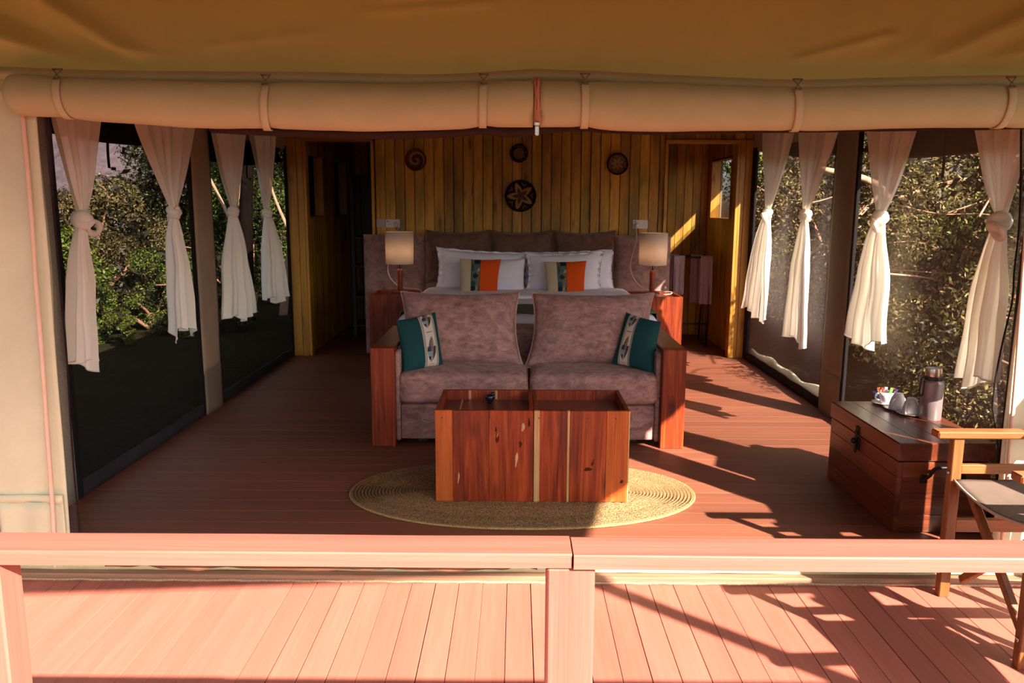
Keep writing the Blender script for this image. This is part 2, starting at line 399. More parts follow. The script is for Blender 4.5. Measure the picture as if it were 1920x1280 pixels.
# ------------------------------------------------------------------ floors
def floors():
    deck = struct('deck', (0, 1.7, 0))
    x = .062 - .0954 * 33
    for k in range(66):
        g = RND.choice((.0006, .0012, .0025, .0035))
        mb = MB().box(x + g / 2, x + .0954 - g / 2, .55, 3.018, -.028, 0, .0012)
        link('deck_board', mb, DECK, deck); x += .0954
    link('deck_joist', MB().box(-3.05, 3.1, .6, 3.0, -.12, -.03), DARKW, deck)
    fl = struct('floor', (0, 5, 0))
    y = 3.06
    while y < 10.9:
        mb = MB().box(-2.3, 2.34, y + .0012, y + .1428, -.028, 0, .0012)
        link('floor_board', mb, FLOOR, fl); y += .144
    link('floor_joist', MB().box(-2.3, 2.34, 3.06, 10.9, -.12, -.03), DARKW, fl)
    # threshold
    t1 = struct('trim_1', (0, 3.03, 0))
    link('sill_board', MB().box(-2.4, 2.5, 3.020, 3.064, 0, .028, .004), SILLW, t1)
    pts = [(lerp(-2.4, 2.5, i / 120), 3.016 + .0015 * math.sin(i * 2.1), .006 + .001 * math.sin(i * 1.3)) for i in range(121)]
    link('sill_cord', MB().tube(pts, .006, 6), ROPEM, t1)
    mb = MB()
    mb.grid(lambda u, v: (lerp(-2.3, 2.35, u), 3.062 + .012 * math.sin(v * math.pi) + .004 * N3(u * 30, v * 2, 0), .028 + v * .065 + .006 * N3(u * 14, 3, 0)), 120, 5)
    link('canvas_sill', mb, CANVASSILL, t1, smooth=True, solid=.006)
SILLW = wood('sill_wood', (.20, .10, .055), (.28, .15, .09), (.36, .2, .12), 0, 10, .6, .7, .05)
ROPEM = fabric('rope', (.34, .22, .14), .9, .4, 120, .4)
CANVASSILL = fabric('sill_canvas', (.46, .40, .24), .9, .15, 5, .3)
floors()

# ------------------------------------------------------------------ tent roof and fly
def roofs():
    mb = MB()
    e = [(-6.5, -.33, 2.1), (.07, .30, 2.1), (2.30, .50, 2.1), (2.47, 1.28, 2.1), (2.62, 1.9, 2.06), (2.75, 2.6, 2.03), (2.74, 4.2, 2.05), (2.74, 5.4, 2.10), (2.74, 11.3, 2.12), (-6.5, 11.3, 2.12)]
    r = [(-3.2, 3.5, 3.35), (0, 3.5, 3.35), (0, 11.3, 3.35), (-3.2, 11.3, 3.35)]
    e[0] = (-3.0, .02, 2.1); e[-1] = (-2.74, 11.3, 2.12)
    e.append((-2.74, 3.4, 2.1))
    v = e + [(0, 3.5, 3.35), (0, 11.3, 3.35)]
    f = [(0, 1, 11)] + [(k, k + 1, 11) for k in range(1, 7)] + [(7, 8, 12, 11), (9, 10, 11, 12), (10, 0, 11)]
    mb.add(v, f)
    fly = link('ceiling_fly', mb, FLYC, solid=.01); st(fly)
    # inner roof
    mb = MB()
    v = [(-2.27, 3.1, 2.22), (2.31, 3.1, 2.22), (2.31, 8.1, 2.3), (-2.27, 8.1, 2.3), (0, 3.4, 2.92), (0, 8.1, 2.92)]
    mb.add(v, [(0, 4, 5, 3), (1, 2, 5, 4)])
    mb.box(-2.3, 2.34, 8.06, 11.0, 2.32, 2.36)
    st(link('ceiling', mb, ROOFC, solid=.012))
    # fly pole outside the frame, leaning at the right front corner of the fly
    p = thing('awning_pole', 'round wooden pole holding up the front right corner of the fly', 'pole', (3.05, .56, 0))
    link('shaft', MB().tube([(3.05, .56, 0), (2.27, .52, 2.12)], .04, 12), POSTW, p, smooth=True)
    link('base_plate', MB().box(2.97, 3.13, .48, .64, 0, .012, .003), DMETAL, p)
roofs()

# ------------------------------------------------------------------ front canvas
def front():
    w = struct('wall_front', (0, 3.1, 0))
    seam = [(-2.7, 2.04), (-1.93, 2.003), (-1.5, 1.995), (-1.09, 1.985), (-.3, 1.985), (.07, 2.0), (.4, 1.985), (1.05, 1.97), (1.5, 1.975), (1.88, 1.985), (2.7, 1.99)]
    folds = [(-1.40, 2.02, -1.86, 2.30, .035, .045), (-1.52, 2.02, -2.05, 2.24, .03, -.03), (-1.72, 2.03, -2.05, 2.16, .03, .035), (-1.15, 2.08, -.75, 2.13, .02, .006),
             (-1.45, 2.06, -1.15, 2.02, .015, .008), (1.02, 2.03, 1.38, 2.13, .016, .016), (1.55, 2.04, 1.94, 2.22, .035, .03), (1.3, 2.02, 1.5, 2.1, .03, .008),
             (-.55, 2.21, -.1, 2.24, .015, .006), (-.5, 2.26, -.3, 2.29, .012, .008), (1.75, 2.03, 2.1, 2.14, .03, .02)]
    def disp(x, z):
        d = .014 * N3(x * .9, z * 1.2, 4) + .004 * N3(x * 3, z * 4, 9)
        for x0, z0, x1, z1, wd, am in folds:
            dx, dz = x1 - x0, z1 - z0; L2 = dx * dx + dz * dz
            t = ((x - x0) * dx + (z - z0) * dz) / L2; tc = min(1, max(0, t))
            q = math.hypot(x - x0 - tc * dx, z - z0 - tc * dz)
            d += am * math.exp(-(q / wd) ** 2) * (1 if t > 0 else math.exp(-(t * 6) ** 2))
        return d
    def hf(u, v):
        x = lerp(-2.75, 2.75, u); z0 = interp(x, seam) - .01; z = lerp(z0, 2.95, v ** 1.3)
        k = (z - z0)
        return (x, 3.085 + k * .22 - disp(x, z) * min(1, k * 12), z)
    link('header_canvas', MB().grid(hf, 220, 70), CANVASH, w, smooth=True)
    def hem(u, v):
        x = lerp(-2.7, 2.7, u); z1 = interp(x, seam) + .004 * math.sin(x * 5); a = v * math.pi
        return (x, 3.082 - .028 * math.sin(a) + .002 * N3(x * 6, v, 0), z1 - .052 * v - .002 + .002 * N3(x * 8, 1, 0))
    link('header_hem', MB().grid(hem, 160, 8), CANVASR, w, smooth=True)
    link('seam_flap', MB().grid(lambda u, v: (lerp(-2.7, 2.7, u), 3.072 - .006 * v + .003 * N3(u * 30, v, 0), interp(lerp(-2.7, 2.7, u), seam) - .05 - .04 * v), 120, 3), CANVASR, w, smooth=True)
    # left panels
    def lp(u, v):
        z = v * 2.02; xe = interp(z, [(0, -1.838), (.2, -1.835), (.7, -1.824), (1.26, -1.809), (1.8, -1.805), (2.02, -1.803)])
        x = lerp(-2.13, xe, u)
        return (x, 3.10 - .012 * math.sin(u * 5 + z * 1.5) * u - .010 * N3(x * 4, z * 1.6, 2), z)
    link('canvas_panel', MB().grid(lp, 16, 50), CANVAS, w, smooth=True, solid=.006)
    link('canvas_panel', MB().grid(lambda u, v: (lerp(-2.42, -2.105 - .02 * math.sin(v * 2), u), 3.085 - .01 * N3(u * 3, v * 3, 6), v * 2.05), 16, 30), CANVAS, w, smooth=True, solid=.006)
    link('hem_band', MB().grid(lambda u, v: (lerp(-2.12, -1.838, u), 3.088 - .004 * math.sin(u * 9), .30 + .035 * v), 12, 2), CANVAS, w, smooth=True, solid=.006)
    link('skirt_panel', MB().grid(lambda u, v: (lerp(-2.1, -1.84, u), 3.086 - .010 * math.sin(u * 11 + 1) * (1 - v * .5), .005 + .30 * v), 24, 6), CANVAS, w, smooth=True, solid=.004)
    pp = [(-1.850, 3.078, 1.9), (-1.852, 3.078, 1.5), (-1.858, 3.075, 1.2), (-1.861, 3.075, .95), (-1.868, 3.073, .6), (-1.875, 3.07, .25), (-1.885, 3.068, .02)]
    link('piping', MB().tube(smooth_path(pp, 6), .0085, 8), PIPE, w, smooth=True)
    # right panels
    def rp(u, v):
        z = v * 2.02; xe = interp(z, [(0, 1.95), (.48, 1.942), (.64, 1.94), (1.0, 1.942), (1.3, 1.945), (1.8, 1.905), (2.02, 1.90)])
        x = lerp(xe, 2.2, u)
        return (x, 3.10 - .010 * math.sin(u * 6 + z * 1.2) * (1 - u) - .010 * N3(x * 4, z * 1.6, 7), z)
    link('canvas_panel', MB().grid(rp, 16, 50), CANVAS, w, smooth=True, solid=.006)
    link('canvas_panel', MB().grid(lambda u, v: (lerp(2.1, 2.27, u), 3.085 - .01 * N3(u * 3, v * 3, 16), v * 2.05), 16, 30), CANVAS, w, smooth=True, solid=.006)
    link('piping', MB().tube(smooth_path([(1.915, 3.078, 1.85), (1.95, 3.075, 1.0), (1.962, 3.072, .5), (1.975, 3.07, .02)], 8), .008, 8), PIPE, w, smooth=True)
    # edges of the folded-back insect-net doors
    def ne(side):
        def fn(u, v):
            z = .06 + v * 1.78
            xe = interp(z, [(0, 1.838), (.7, 1.824), (1.26, 1.809), (1.8, 1.805)]) if side < 0 else interp(z, [(0, 1.95), (.48, 1.942), (.64, 1.94), (1.0, 1.942), (1.3, 1.945), (1.8, 1.905)])
            wv = .03 + .006 * math.sin(z * 4.2) if side < 0 else interp(z, [(0, .0), (.55, .002), (.72, .04), (.85, .035), (1.0, .02), (1.15, .004), (1.28, .02), (1.4, .012), (1.8, .008)])
            x = side * (xe + .01 - u * (wv + .01))
            return (x if side > 0 else x - .0, 3.115 + .01 * math.sin(z * 6 + u * 2), z)
        return fn
    for s in (-1, 1):
        n = link('net_edge', MB().grid(ne(s), 3, 40), NETDOOR, w, smooth=True)
        pts = [ne(s)(1, i / 30) for i in range(31)]
        link('net_binding', MB().tube(pts, .0035, 6), BLACKC, n, smooth=True)
front()

def door_flap():
    t = thing('rolled_door_flap', 'pair of rolled tan canvas door flaps strapped along the top of the tent opening', 'tent flap', (0, 3.02, 1.87))
    bot = [(-1.88, 1.822), (-1.66, 1.812), (-1.55, 1.80), (-1.2, 1.778), (-.9, 1.773), (-.5, 1.768), (-.2, 1.776), (-.12, 1.786), (0, 1.784), (.25, 1.785), (.36, 1.772), (.55, 1.768), (1.0, 1.776), (1.5, 1.785), (1.78, 1.79), (2.3, 1.80)]
    top = [(-1.88, 1.97), (-1.66, 1.955), (-1.1, 1.94), (-.3, 1.938), (.07, 1.95), (1.0, 1.93), (1.8, 1.94), (2.3, 1.94)]
    dimples = (-1.655, -.905, -.122, .242, 1.003, 1.765)
    def roll(xa, xb, capA, capB):
        mb = MB(); nu, nv = 110, 24; v = []; f = []
        for i in range(nu + 1):
            x = lerp(xa, xb, i / nu); zt, zb = interp(x, top), interp(x, bot); zc = (zt + zb) / 2; h = (zt - zb) / 2
            k = 1.0
            for end, on in ((xa, capA), (xb, capB)):
                if on: q = min(1, abs(x - end) / .05); k = min(k, .55 + .45 * math.sqrt(max(0, 1 - (1 - q) ** 2)))
            sq = 1 - .05 * sum(math.exp(-((x - d) / .03) ** 2) for d in dimples)
            for j in range(nv):
                a = 2 * math.pi * j / nv
                rr = k * sq * (1 + .05 * N3(x * 2.2, math.cos(a) * 1.4, math.sin(a) * 1.4) + .022 * N3(x * 9, math.cos(a) * 2.5, math.sin(a) * 2.5) + .012 * sum(math.exp(-abs(x - d - .05) / .04) * math.sin(a * 5 + d * 9) for d in dimples))
                v.append((x, 3.02 - .062 * rr * math.cos(a) * (1 + .0 * a), zc + h * rr * math.sin(a)))
        for i in range(nu):
            for j in range(nv): f.append((i * nv + j, i * nv + (j + 1) % nv, (i + 1) * nv + (j + 1) % nv, (i + 1) * nv + j))
        f.append(tuple(range(nv))); f.append(tuple(nu * nv + j for j in range(nv)))
        mb.add(v, f)
        return mb
    link('canvas_roll', roll(-1.862, .056, True, False), CANVASR, t, smooth=True)
    link('canvas_roll', roll(.082, 2.35, False, True), CANVASR, t, smooth=True)
    # dark net roll showing beneath the canvas rolls
    pts = []
    for i in range(60):
        x = lerp(-1.15, 2.2, i / 59)
        pts.append((x, 3.09, interp(x, bot) + .022 - .020 * math.exp(-((x + .35) / .5) ** 2) - .018 * math.exp(-((x) / .09) ** 2) - .012 * math.exp(-((x + .9) / .35) ** 2) + .003 * N3(x * 9, 0, 0)))
    link('net_roll', MB().tube(pts, .024, 8), DARKC, t, smooth=True)
    # zipper
    zp = link('zipper_tape', MB().grid(lambda u, v: (.055 + .028 * u * (1 - .25 * v) + .004, 2.962 - .01 * math.sin(u * math.pi) + .03 * v ** 3, lerp(1.785, 1.955, v)), 4, 10), PIPEZ, t, smooth=True, solid=.003)
    link('zipper_teeth', MB().tube([(.070, 2.955, 1.79), (.070, 2.955, 1.86), (.069, 2.975, 1.95)], .003, 6), ZIPM, zp, smooth=True)
    pull = MB(); pull.box(.0625, .0775, 2.948, 2.953, 1.750, 1.782, .002); pull.box(.060, .080, 2.946, 2.962, 1.783, 1.797, .003)
    pull.tube([(.07 + .0055 * math.cos(a), 2.946, 1.755 + .0055 * math.sin(a)) for a in [k * math.pi / 6 for k in range(12)]], .002, 5, closed=True)
    link('zip_pull', pull, METAL, zp)
    # straps and hooks
    for k, x in enumerate(dimples):
        zt, zb = interp(x, top), interp(x, bot); zc, h = (zt + zb) / 2, (zt - zb) / 2
        lean = (-.014, .012, .006, -.002, -.01, .018)[k]
        def sf(u, v, x=x, zc=zc, h=h, lean=lean):
            a = lerp(math.radians(52), math.radians(-110), v)
            return (x - .014 + .028 * u + lean * (1 - v) - lean, 3.02 - .0655 * math.cos(a), zc + (h + .004) * math.sin(a))
        sp = link('strap', MB().grid(sf, 3, 14), STRAPM, t, smooth=True, solid=.003)
        z0 = zc + h * math.sin(math.radians(52)) + .004; y0 = 3.02 - .0655 * math.cos(math.radians(52)) - .003
        hk = MB(); a = (x - .012, y0, z0); b = (x + .012, y0, z0)
        hk.tube([a, b], .0028, 6)
        hk.tube([(x - .010, y0, z0), (x, y0 + .004, z0 + .016), (x + .010, y0, z0)], .0022, 6)
        hk.tube([(x - .018, y0 + .012, z0 + .034), (x + .018, y0 + .012, z0 + .034)], .003, 6)
        hk.tube([(x - .017, y0 + .012, z0 + .034), (x, y0 + .006, z0 + .014), (x + .017, y0 + .012, z0 + .034)], .002, 6)
        link('hook', hk, BRONZE, sp, smooth=True)
PIPEZ = fabric('zip_tape_pink', (.52, .24, .16), .8, .1, 20, .2)
ZIPM = plain('zip_teeth', (.25, .12, .08), .5)
STRAPM = fabric('canvas_strap', (.50, .48, .30), .9, .05, 20, .3)
door_flap()

# ------------------------------------------------------------------ side walls and net windows
def side(sx, name, X, canv_dark, spans, net, post_y):
    w = struct(name, (X, 5.5, 0))
    P0, P1 = post_y
    y0, y1 = spans[0]; y2, y3 = spans[1]
    zt = 2.3 if sx < 0 else 1.15
    link('canvas_panel', MB().grid(lambda u, v: (X + .008 * N3(v * 3, u * 2, 1), lerp(3.1, y0, u), v * (zt - .12 * u * (sx > 0))), 8, 20), CANVAS, w, smooth=True, solid=.006)
    if sx > 0: link('canvas_strip', MB().grid(lambda u, v: (X + .006 * N3(v * 3, u * 2, 1), lerp(3.36, y0, u), 1.0 + v * 1.3), 5, 16), CANVAS, w, smooth=True, solid=.006)
    link('canvas_strip', MB().grid(lambda u, v: (X - sx * .012 + .010 * math.sin(u * math.pi) * -sx + .004 * N3(v * 5, u * 2, 4), lerp(P0, P1, u) + .010 * math.sin(v * 4) * (u - .5), .30 + v * 1.85), 8, 30), CANVASD if sx < 0 else CANVASDR, w, smooth=True, solid=.01)
    link('canvas_strip', MB().grid(lambda u, v: (X - sx * .014 + .010 * math.sin(u * math.pi) * -sx + .003 * N3(v * 5, u * 3, 4), lerp(P0 + .005, P1, u), .0 + v * .32), 8, 8), CANVASL if sx < 0 else CANVASDR, w, smooth=True, solid=.01)
    link('canvas_top', MB().box(X - .006, X + .006, 3.1, 8.0, 2.03, 2.34), CANVASD, w)
    if y3 < 7.9:
        link('canvas_strip', MB().box(X - .006, X + .006, y3, 7.97, 0, 2.05), CANVASD, w)
    return w
side(-1, 'wall_left', -2.25, 0, ((3.92, 5.60), (5.93, 7.93)), NETL, (5.60, 5.93))
side(1, 'wall_right', 2.29, 0, ((3.62, 5.50), (5.86, 7.95)), NETR, (5.50, 5.86))

def net_window(n, X, y0, y1, sx, net, val, strap_y, strap_z):
    w = struct('window_%d' % n, (X, (y0 + y1) / 2, 0))
    xo = X + sx * .012
    link('net_screen', MB().grid(lambda u, v: (xo + sx * .010 * math.sin(u * math.pi) * math.sin(v * math.pi) + .006 * N3(u * 5, v * 4, n), lerp(y0, y1, u), lerp(.02, 2.06, v)), 24, 24), net, w, smooth=True)
    bw = .03
    link('net_binding', MB().box(X - .012, X + .012, y0 - .012, y0 + bw, .0, 2.06, .004), BLACKC, w)
    link('net_binding', MB().box(X - .012, X + .012, y1 - (.13 if n == 4 else bw), y1 + .012, .0, 2.06, .004), BLACKC, w)
    link('net_binding', MB().grid(lambda u, v: (X - sx * .004 + .006 * N3(u * 9, v, n), lerp(y0, y1, u), .002 + .085 * v + .014 * N3(u * 8, 2, n) * v), 40, 3), BINDING if sx < 0 else BLACKC, w, smooth=True, solid=.01)
    # the outer flap rolled up above the window
    va = MB(); m = 24; v_ = []
    va.grid(lambda u, v: (X + sx * (.03 + .05 * math.sin(v * math.pi)), lerp(y0 - .02, y1 + .02, u), lerp(2.06, interp(lerp(y0, y1, u), val), v) - .018 * math.sin(u * math.pi) * v), 24, 10)
    link('rolled_flap', va, DARKC, w, smooth=True, solid=.02)
    st_ = link('strap', MB().grid(lambda u, v: (X - sx * (.0 - .02 * math.sin(v * 2)) + sx * .028, strap_y - .012 + .024 * u, lerp(1.98, strap_z, v)), 2, 8), BLACKC, w, smooth=True, solid=.004)
    link('strap_buckle', MB().box(X + sx * .014, X + sx * .032, strap_y - .014, strap_y + .014, strap_z - .012, strap_z + .006, .003), DMETAL, st_)
BINDING = fabric('window_binding', (.030, .026, .032), .8, .3, 8, .3)
net_window(1, -2.25, 3.92, 5.60, -1, NETL, [(3.9, 1.85), (4.44, 1.854), (4.9, 1.87), (5.6, 1.89)], 4.59, 1.70)
net_window(2, -2.25, 5.93, 7.93, -1, NETL, [(5.9, 1.82), (6.9, 1.85), (7.9, 1.92)], 6.93, 1.72)
net_window(3, 2.29, 3.62, 5.50, 1, NETR, [(3.6, 1.78), (4.2, 1.793), (4.84, 1.807), (5.5, 1.87)], 4.50, 1.66)
net_window(4, 2.29, 5.86, 7.95, 1, NETF, [(5.9, 1.88), (6.5, 1.9), (7.9, 2.05)], 6.62, 1.72)
# pale outer canvas flap curling at the foot of window 4
st(link('trim_2', MB().grid(lambda u, v: (2.335 + .05 * v * v + .01 * N3(u * 9, v * 3, 0), lerp(5.9, 7.9, u), .005 + (.10 + .05 * N3(u * 5, 0, 0)) * math.sin(v * 2.2)), 40, 6), CANVAS, smooth=True, solid=.004))

# ------------------------------------------------------------------ curtains
def curtain(label, X, top, zt, yk, zk, bot, zb, seed, sx, loop=0.0, knot=.030):
    """sheer curtain tied in a knot: drape above, knot, tail below. sx: room side of the wall"""
    rr = random.Random(seed)
    t = thing('curtain', label, 'curtain', (X, yk, zb), 'knotted sheer curtains at the net windows')
    ph = rr.random() * 6; nf = rr.choice((3.2, 3.8, 4.4))
    ya, yb = top; ca, cb = bot
    fold = lambda u: math.sin(u * nf * 2 * math.pi + ph) + .45 * math.sin(u * nf * 4.7 * math.pi + ph * 2)
    cross = rr.choice((-1, 1))
    def drape(u, v):
        s = v ** 1.12; ease = s * (1 - .10 * math.sin(s * math.pi))
        yt = lerp(ya, yb, u); y = lerp(yt, yk + (u - .5) * .042, ease)
        A = .026 * (1 - .75 * s) + .004
        x = X + sx * (A * fold(u) + .012 * N3(u * 3, v * 2, seed))
        return (x, y, lerp(zt, zk + .012, v))
    link('drape', MB().grid(drape, 72, 40), CURT if sx < 0 else CURTS, t, smooth=True)
    def tail(u, v):
        s = v ** .62
        y = lerp(yk + (u - .5) * .048, lerp(ca, cb, u), s)
        A = .016 + .026 * min(1, v * 2.5)
        y += .010 * math.sin(u * nf * 2 * math.pi + ph + 1.1) * min(1, v * 4)
        hem = .035 * math.sin(u * 5.1 + ph) + .018 * math.sin(u * 13 + ph * 3)
        x = X + sx * (A * fold(u * .8 + .1) * .8 + .014 * N3(u * 2, v * 3, seed + 4))
        return (x, y, lerp(zk - .01, zb + .02 + hem * v, v))
    tl = link('tail', MB().grid(tail, 72, 44), CURTL if sx < 0 else CURTSL, t, smooth=True)
    hp = [tail(i / 60, 1) for i in range(61)]
    link('hem', MB().tube(hp, .0035, 5), HEMM, tl, smooth=True)
    k = MB(); pts = []
    for i in range(34):
        a = i / 33 * 2 * math.pi * 2.1 + ph
        pts.append((X + sx * .028 * math.cos(a) * .8, yk + .024 * math.sin(a), zk + .028 - .058 * i / 33 + .008 * math.sin(a * 1.5)))
    k.tube(pts, [knot * (.55 + .35 * math.sin(math.pi * i / 33)) for i in range(34)], 9)
    if loop:
        L = []
        for i in range(22):
            a = i / 21 * 2 * math.pi
            L.append((X + sx * (.035 + .012 * math.sin(a)), yk + loop * (.028 - .034 * math.cos(a)), zk - .030 + .030 * math.sin(a) - .012 * (1 - math.cos(a))))
        k.tube(L, [.015 + .004 * math.sin(i * .9) for i in range(22)], 8, closed=True)
    link('knot', k, CURTL if sx < 0 else CURTSL, t, smooth=True)
HEMM = fabric('curtain_hem', (.80, .75, .70), .9, .03, 20, .1)
curtain('knotted white sheer curtain at the left front corner, the longest on the left side', -2.16, (3.74, 4.30), 2.1, 4.005, 1.425, (3.81, 4.05), .69, 1, 1, 1.5, .036)
curtain('knotted white sheer curtain just before the canvas strip of the left wall', -2.16, (4.62, 5.48), 2.1, 5.09, 1.45, (4.93, 5.31), .66, 2, 1, 0, .030)
curtain('knotted white sheer curtain just past the canvas strip of the left wall', -2.16, (5.74, 6.52), 2.12, 6.16, 1.45, (5.90, 6.56), .62, 3, 1, 0, .028)
curtain('knotted white sheer curtain at the far left corner beside the wooden wall', -2.16, (6.60, 7.29), 2.13, 7.0, 1.43, (6.86, 7.46), .65, 4, 1, 0, .028)
curtain('knotted sunlit sheer curtain in the far right corner nearest the towel stand', 2.17, (6.50, 7.32), 2.15, 7.03, 1.45, (6.90, 7.62), .52, 5, -1, -.8, .028)
curtain('knotted sunlit sheer curtain just past the canvas strip of the right wall', 2.17, (5.62, 6.40), 2.12, 6.11, 1.44, (5.93, 6.42), .45, 6, -1, 0, .034)
curtain('knotted sunlit sheer curtain just before the canvas strip of the right wall', 2.17, (4.40, 5.16), 2.08, 4.85, 1.44, (4.73, 5.15), .65, 7, -1, -.5, .034)
curtain('knotted sunlit sheer curtain hanging above the wooden chest', 2.215, (3.50, 4.06), 2.05, 3.725, 1.44, (3.66, 3.95), .66, 8, -1, -1.6, .036)

# ------------------------------------------------------------------ wooden back wall
BY = 7.97
def back_wall():
    w = struct('wall_back', (0, BY, 0))
    DL, DR = (-2.056, -1.423), (1.462, 2.13)
    x = -2.045 - .001; edges = [-2.25]
    x = -1.385
    p = .0955
    xs = [-1.385 + p * i for i in range(30)]
    for a in xs:
        b = min(a + p, 1.44)
        if b - a < .02: continue
        d = RND.uniform(0, .003); g = RND.choice((.003, .004, .006, .008))
        link('wall_board', MB().box(a + g / 2, b - g / 2, BY - d, BY + .02, 0, 2.7, .004), PINE, w)
    for (a0, b0, zt) in ((-2.24, -1.385, 2.14), (1.44, 2.285, 2.135)):
        a = a0
        while a < b0 - .01:
            b = min(a + p, b0)
            link('wall_board', MB().box(a + .0015, b - .0015, BY - RND.uniform(0, .003), BY + .02, zt, 2.7, .003), PINE, w); a = b
    # wide corner posts
    link('corner_post', MB().box(-2.245, -2.15, BY - .03, BY + .03, 0, 2.14, .004), PINEF, w)
    link('corner_post', MB().box(-2.148, -2.085, BY - .026, BY + .03, 0, 2.14, .004), PINEF, w)
    link('corner_post', MB().box(2.215, 2.285, BY - .03, BY + .03, 0, 2.14, .004), PINEF, w)
    link('corner_post', MB().box(2.16, 2.213, BY - .026, BY + .03, 0, 2.14, .004), PINEF, w)
    link('backing', MB().box(-1.385, 1.44, BY + .022, BY + .03, 0, 2.7), DARKW, w)
    for n, (a, b), (za, zb) in ((1, DL, (2.108, 2.108)), (2, DR, (2.105, 2.105))):
        d = struct('door_%d' % n, ((a + b) / 2, BY, 0))
        link('door_jamb', MB().box(a - .028, a, BY - .035, BY + .07, 0, za + .03, .003), PINEF, d)
        link('door_jamb', MB().box(b, b + .028, BY - .035, BY + .07, 0, za + .03, .003), PINEF, d)
        link('door_head', MB().box(a - .028, b + .028, BY - .037, BY + .07, za, za + .032, .003), PINEH, d)
        if n == 1: link('door_stop', MB().box(a - .09, a - .03, BY - .05, BY - .036, 0, .022, .003), PINEH, d)
    # bathroom behind the wall
    def boards(name, base, mk, lo, hi, mat):
        s = struct(name, base); a = lo
        while a < hi - .01:
            b = min(a + p, hi)
            for (z0, z1) in mk(a, b)[1]:
                q = mk(a, b)[0]; g = .0015
                link('wall_board', MB().box(*q(a + g, b - g), z0, z1, .003), mat, s)
            a = b
        return s
    lw = lambda a, b: (lambda p0, p1: (-2.12, -2.10, p0, p1), [(0, 1.387), (2.0, 2.35)] if (8.08 < (a + b) / 2 < 8.80 or 9.33 < (a + b) / 2 < 10.0) else [(0, 2.35)])
    s = boards('wall_bathroom_left', (-2.1, 9.3, 0), lw, 8.04, 10.6, PINE)
    for y0, y1 in ((8.09, 8.80), (9.33, 10.0)):
        link('window_cover', MB().box(-2.20, -2.195, y0 - .05, y1 + .05, 1.3, 2.1), BLACKC, s)
        link('window_reveal', MB().box(-2.20, -2.10, y1, y1 + .018, 1.39, 2.0), PINEF, s)
        link('window_reveal', MB().box(-2.20, -2.10, y0, y1, 1.372, 1.387), PINEF, s)
    boards('wall_bathroom_back', (-1.3, 10.6, 0), lambda a, b: (lambda p0, p1: (p0, p1, 10.6, 10.62), [(0, 2.35)]), -2.12, -.3, PINE)
    boards('wall_bathroom_far', (1.4, 9.4, 0), lambda a, b: (lambda p0, p1: (p0, p1, 9.40, 9.42), [(0, 2.35)]), .5, 2.2, PINE)
    rw = lambda a, b: (lambda p0, p1: (2.20, 2.22, p0, p1), [(0, 1.378), (2.0, 2.35)] if 8.40 < (a + b) / 2 < 9.24 else [(0, 2.35)])
    s = boards('wall_bathroom_right', (2.2, 8.7, 0), rw, 8.04, 9.42, PINE)
    link('window_reveal', MB().box(2.2, 2.30, 9.235, 9.255, 1.36, 2.02), PINEF, s)
    link('window_reveal', MB().box(2.2, 2.30, 8.38, 8.40, 1.36, 2.02), PINEF, s)
    link('window_reveal', MB().box(2.195, 2.30, 8.40, 9.235, 1.362, 1.38), PINEF, s)
    link('window_reveal', MB().box(2.2, 2.30, 8.40, 9.235, 2.0, 2.018), PINEF, s)
    link('net_screen', MB().box(2.296, 2.298, 8.4, 9.235, 1.38, 2.0), NETR, s)
    link('outer_flap', MB().box(2.322, 2.328, 8.40, 9.24, 1.37, 1.56), NETF, s)
    # outer shell of the bathroom keeps daylight out
    sh = struct('wall_bathroom_outer', (0, 9.5, 0))
    link('canvas_panel', MB().box(-2.26, -2.24, 8.0, 11.0, 0, 2.36), ROOFC, sh)
    link('canvas_panel', MB().box(-2.26, 2.32, 10.98, 11.0, 0, 2.36), ROOFC, sh)
    link('canvas_panel', MB().box(2.31, 2.33, 9.26, 11.0, 0, 2.36), ROOFC, sh)
    link('canvas_panel', MB().box(2.31, 2.33, 8.0, 8.38, 0, 2.36), ROOFC, sh)
    link('canvas_panel', MB().box(2.31, 2.33, 8.38, 9.26, 0, 1.37), ROOFC, sh)
    link('canvas_panel', MB().box(2.31, 2.33, 8.38, 9.26, 2.01, 2.36), ROOFC, sh)
    link('partition', MB().box(.44, .5, 8.0, 11.0, 0, 2.36), PINE, sh)
    link('partition', MB().box(-.36, -.3, 8.0, 11.0, 0, 2.36), PINE, sh)
    t = thing('shelf_unit', 'dark wooden shelf unit barely visible inside the left doorway', 'shelf', (-1.62, 9.35, 0))
    for x in (-1.86, -1.38):
        for y in (9.15, 9.55): link('upright', MB().box(x - .02, x + .02, y - .02, y + .02, 0, 1.86, .003), DARKW, t)
    for z in (.12, .45, .8, 1.12, 1.82): link('shelf_board', MB().box(-1.885, -1.355, 9.125, 9.575, z, z + .025, .003), DARKW, t)
    link('back_panel', MB().box(-1.88, -1.36, 9.575, 9.585, .1, 1.84), DARKW, t)
back_wall()

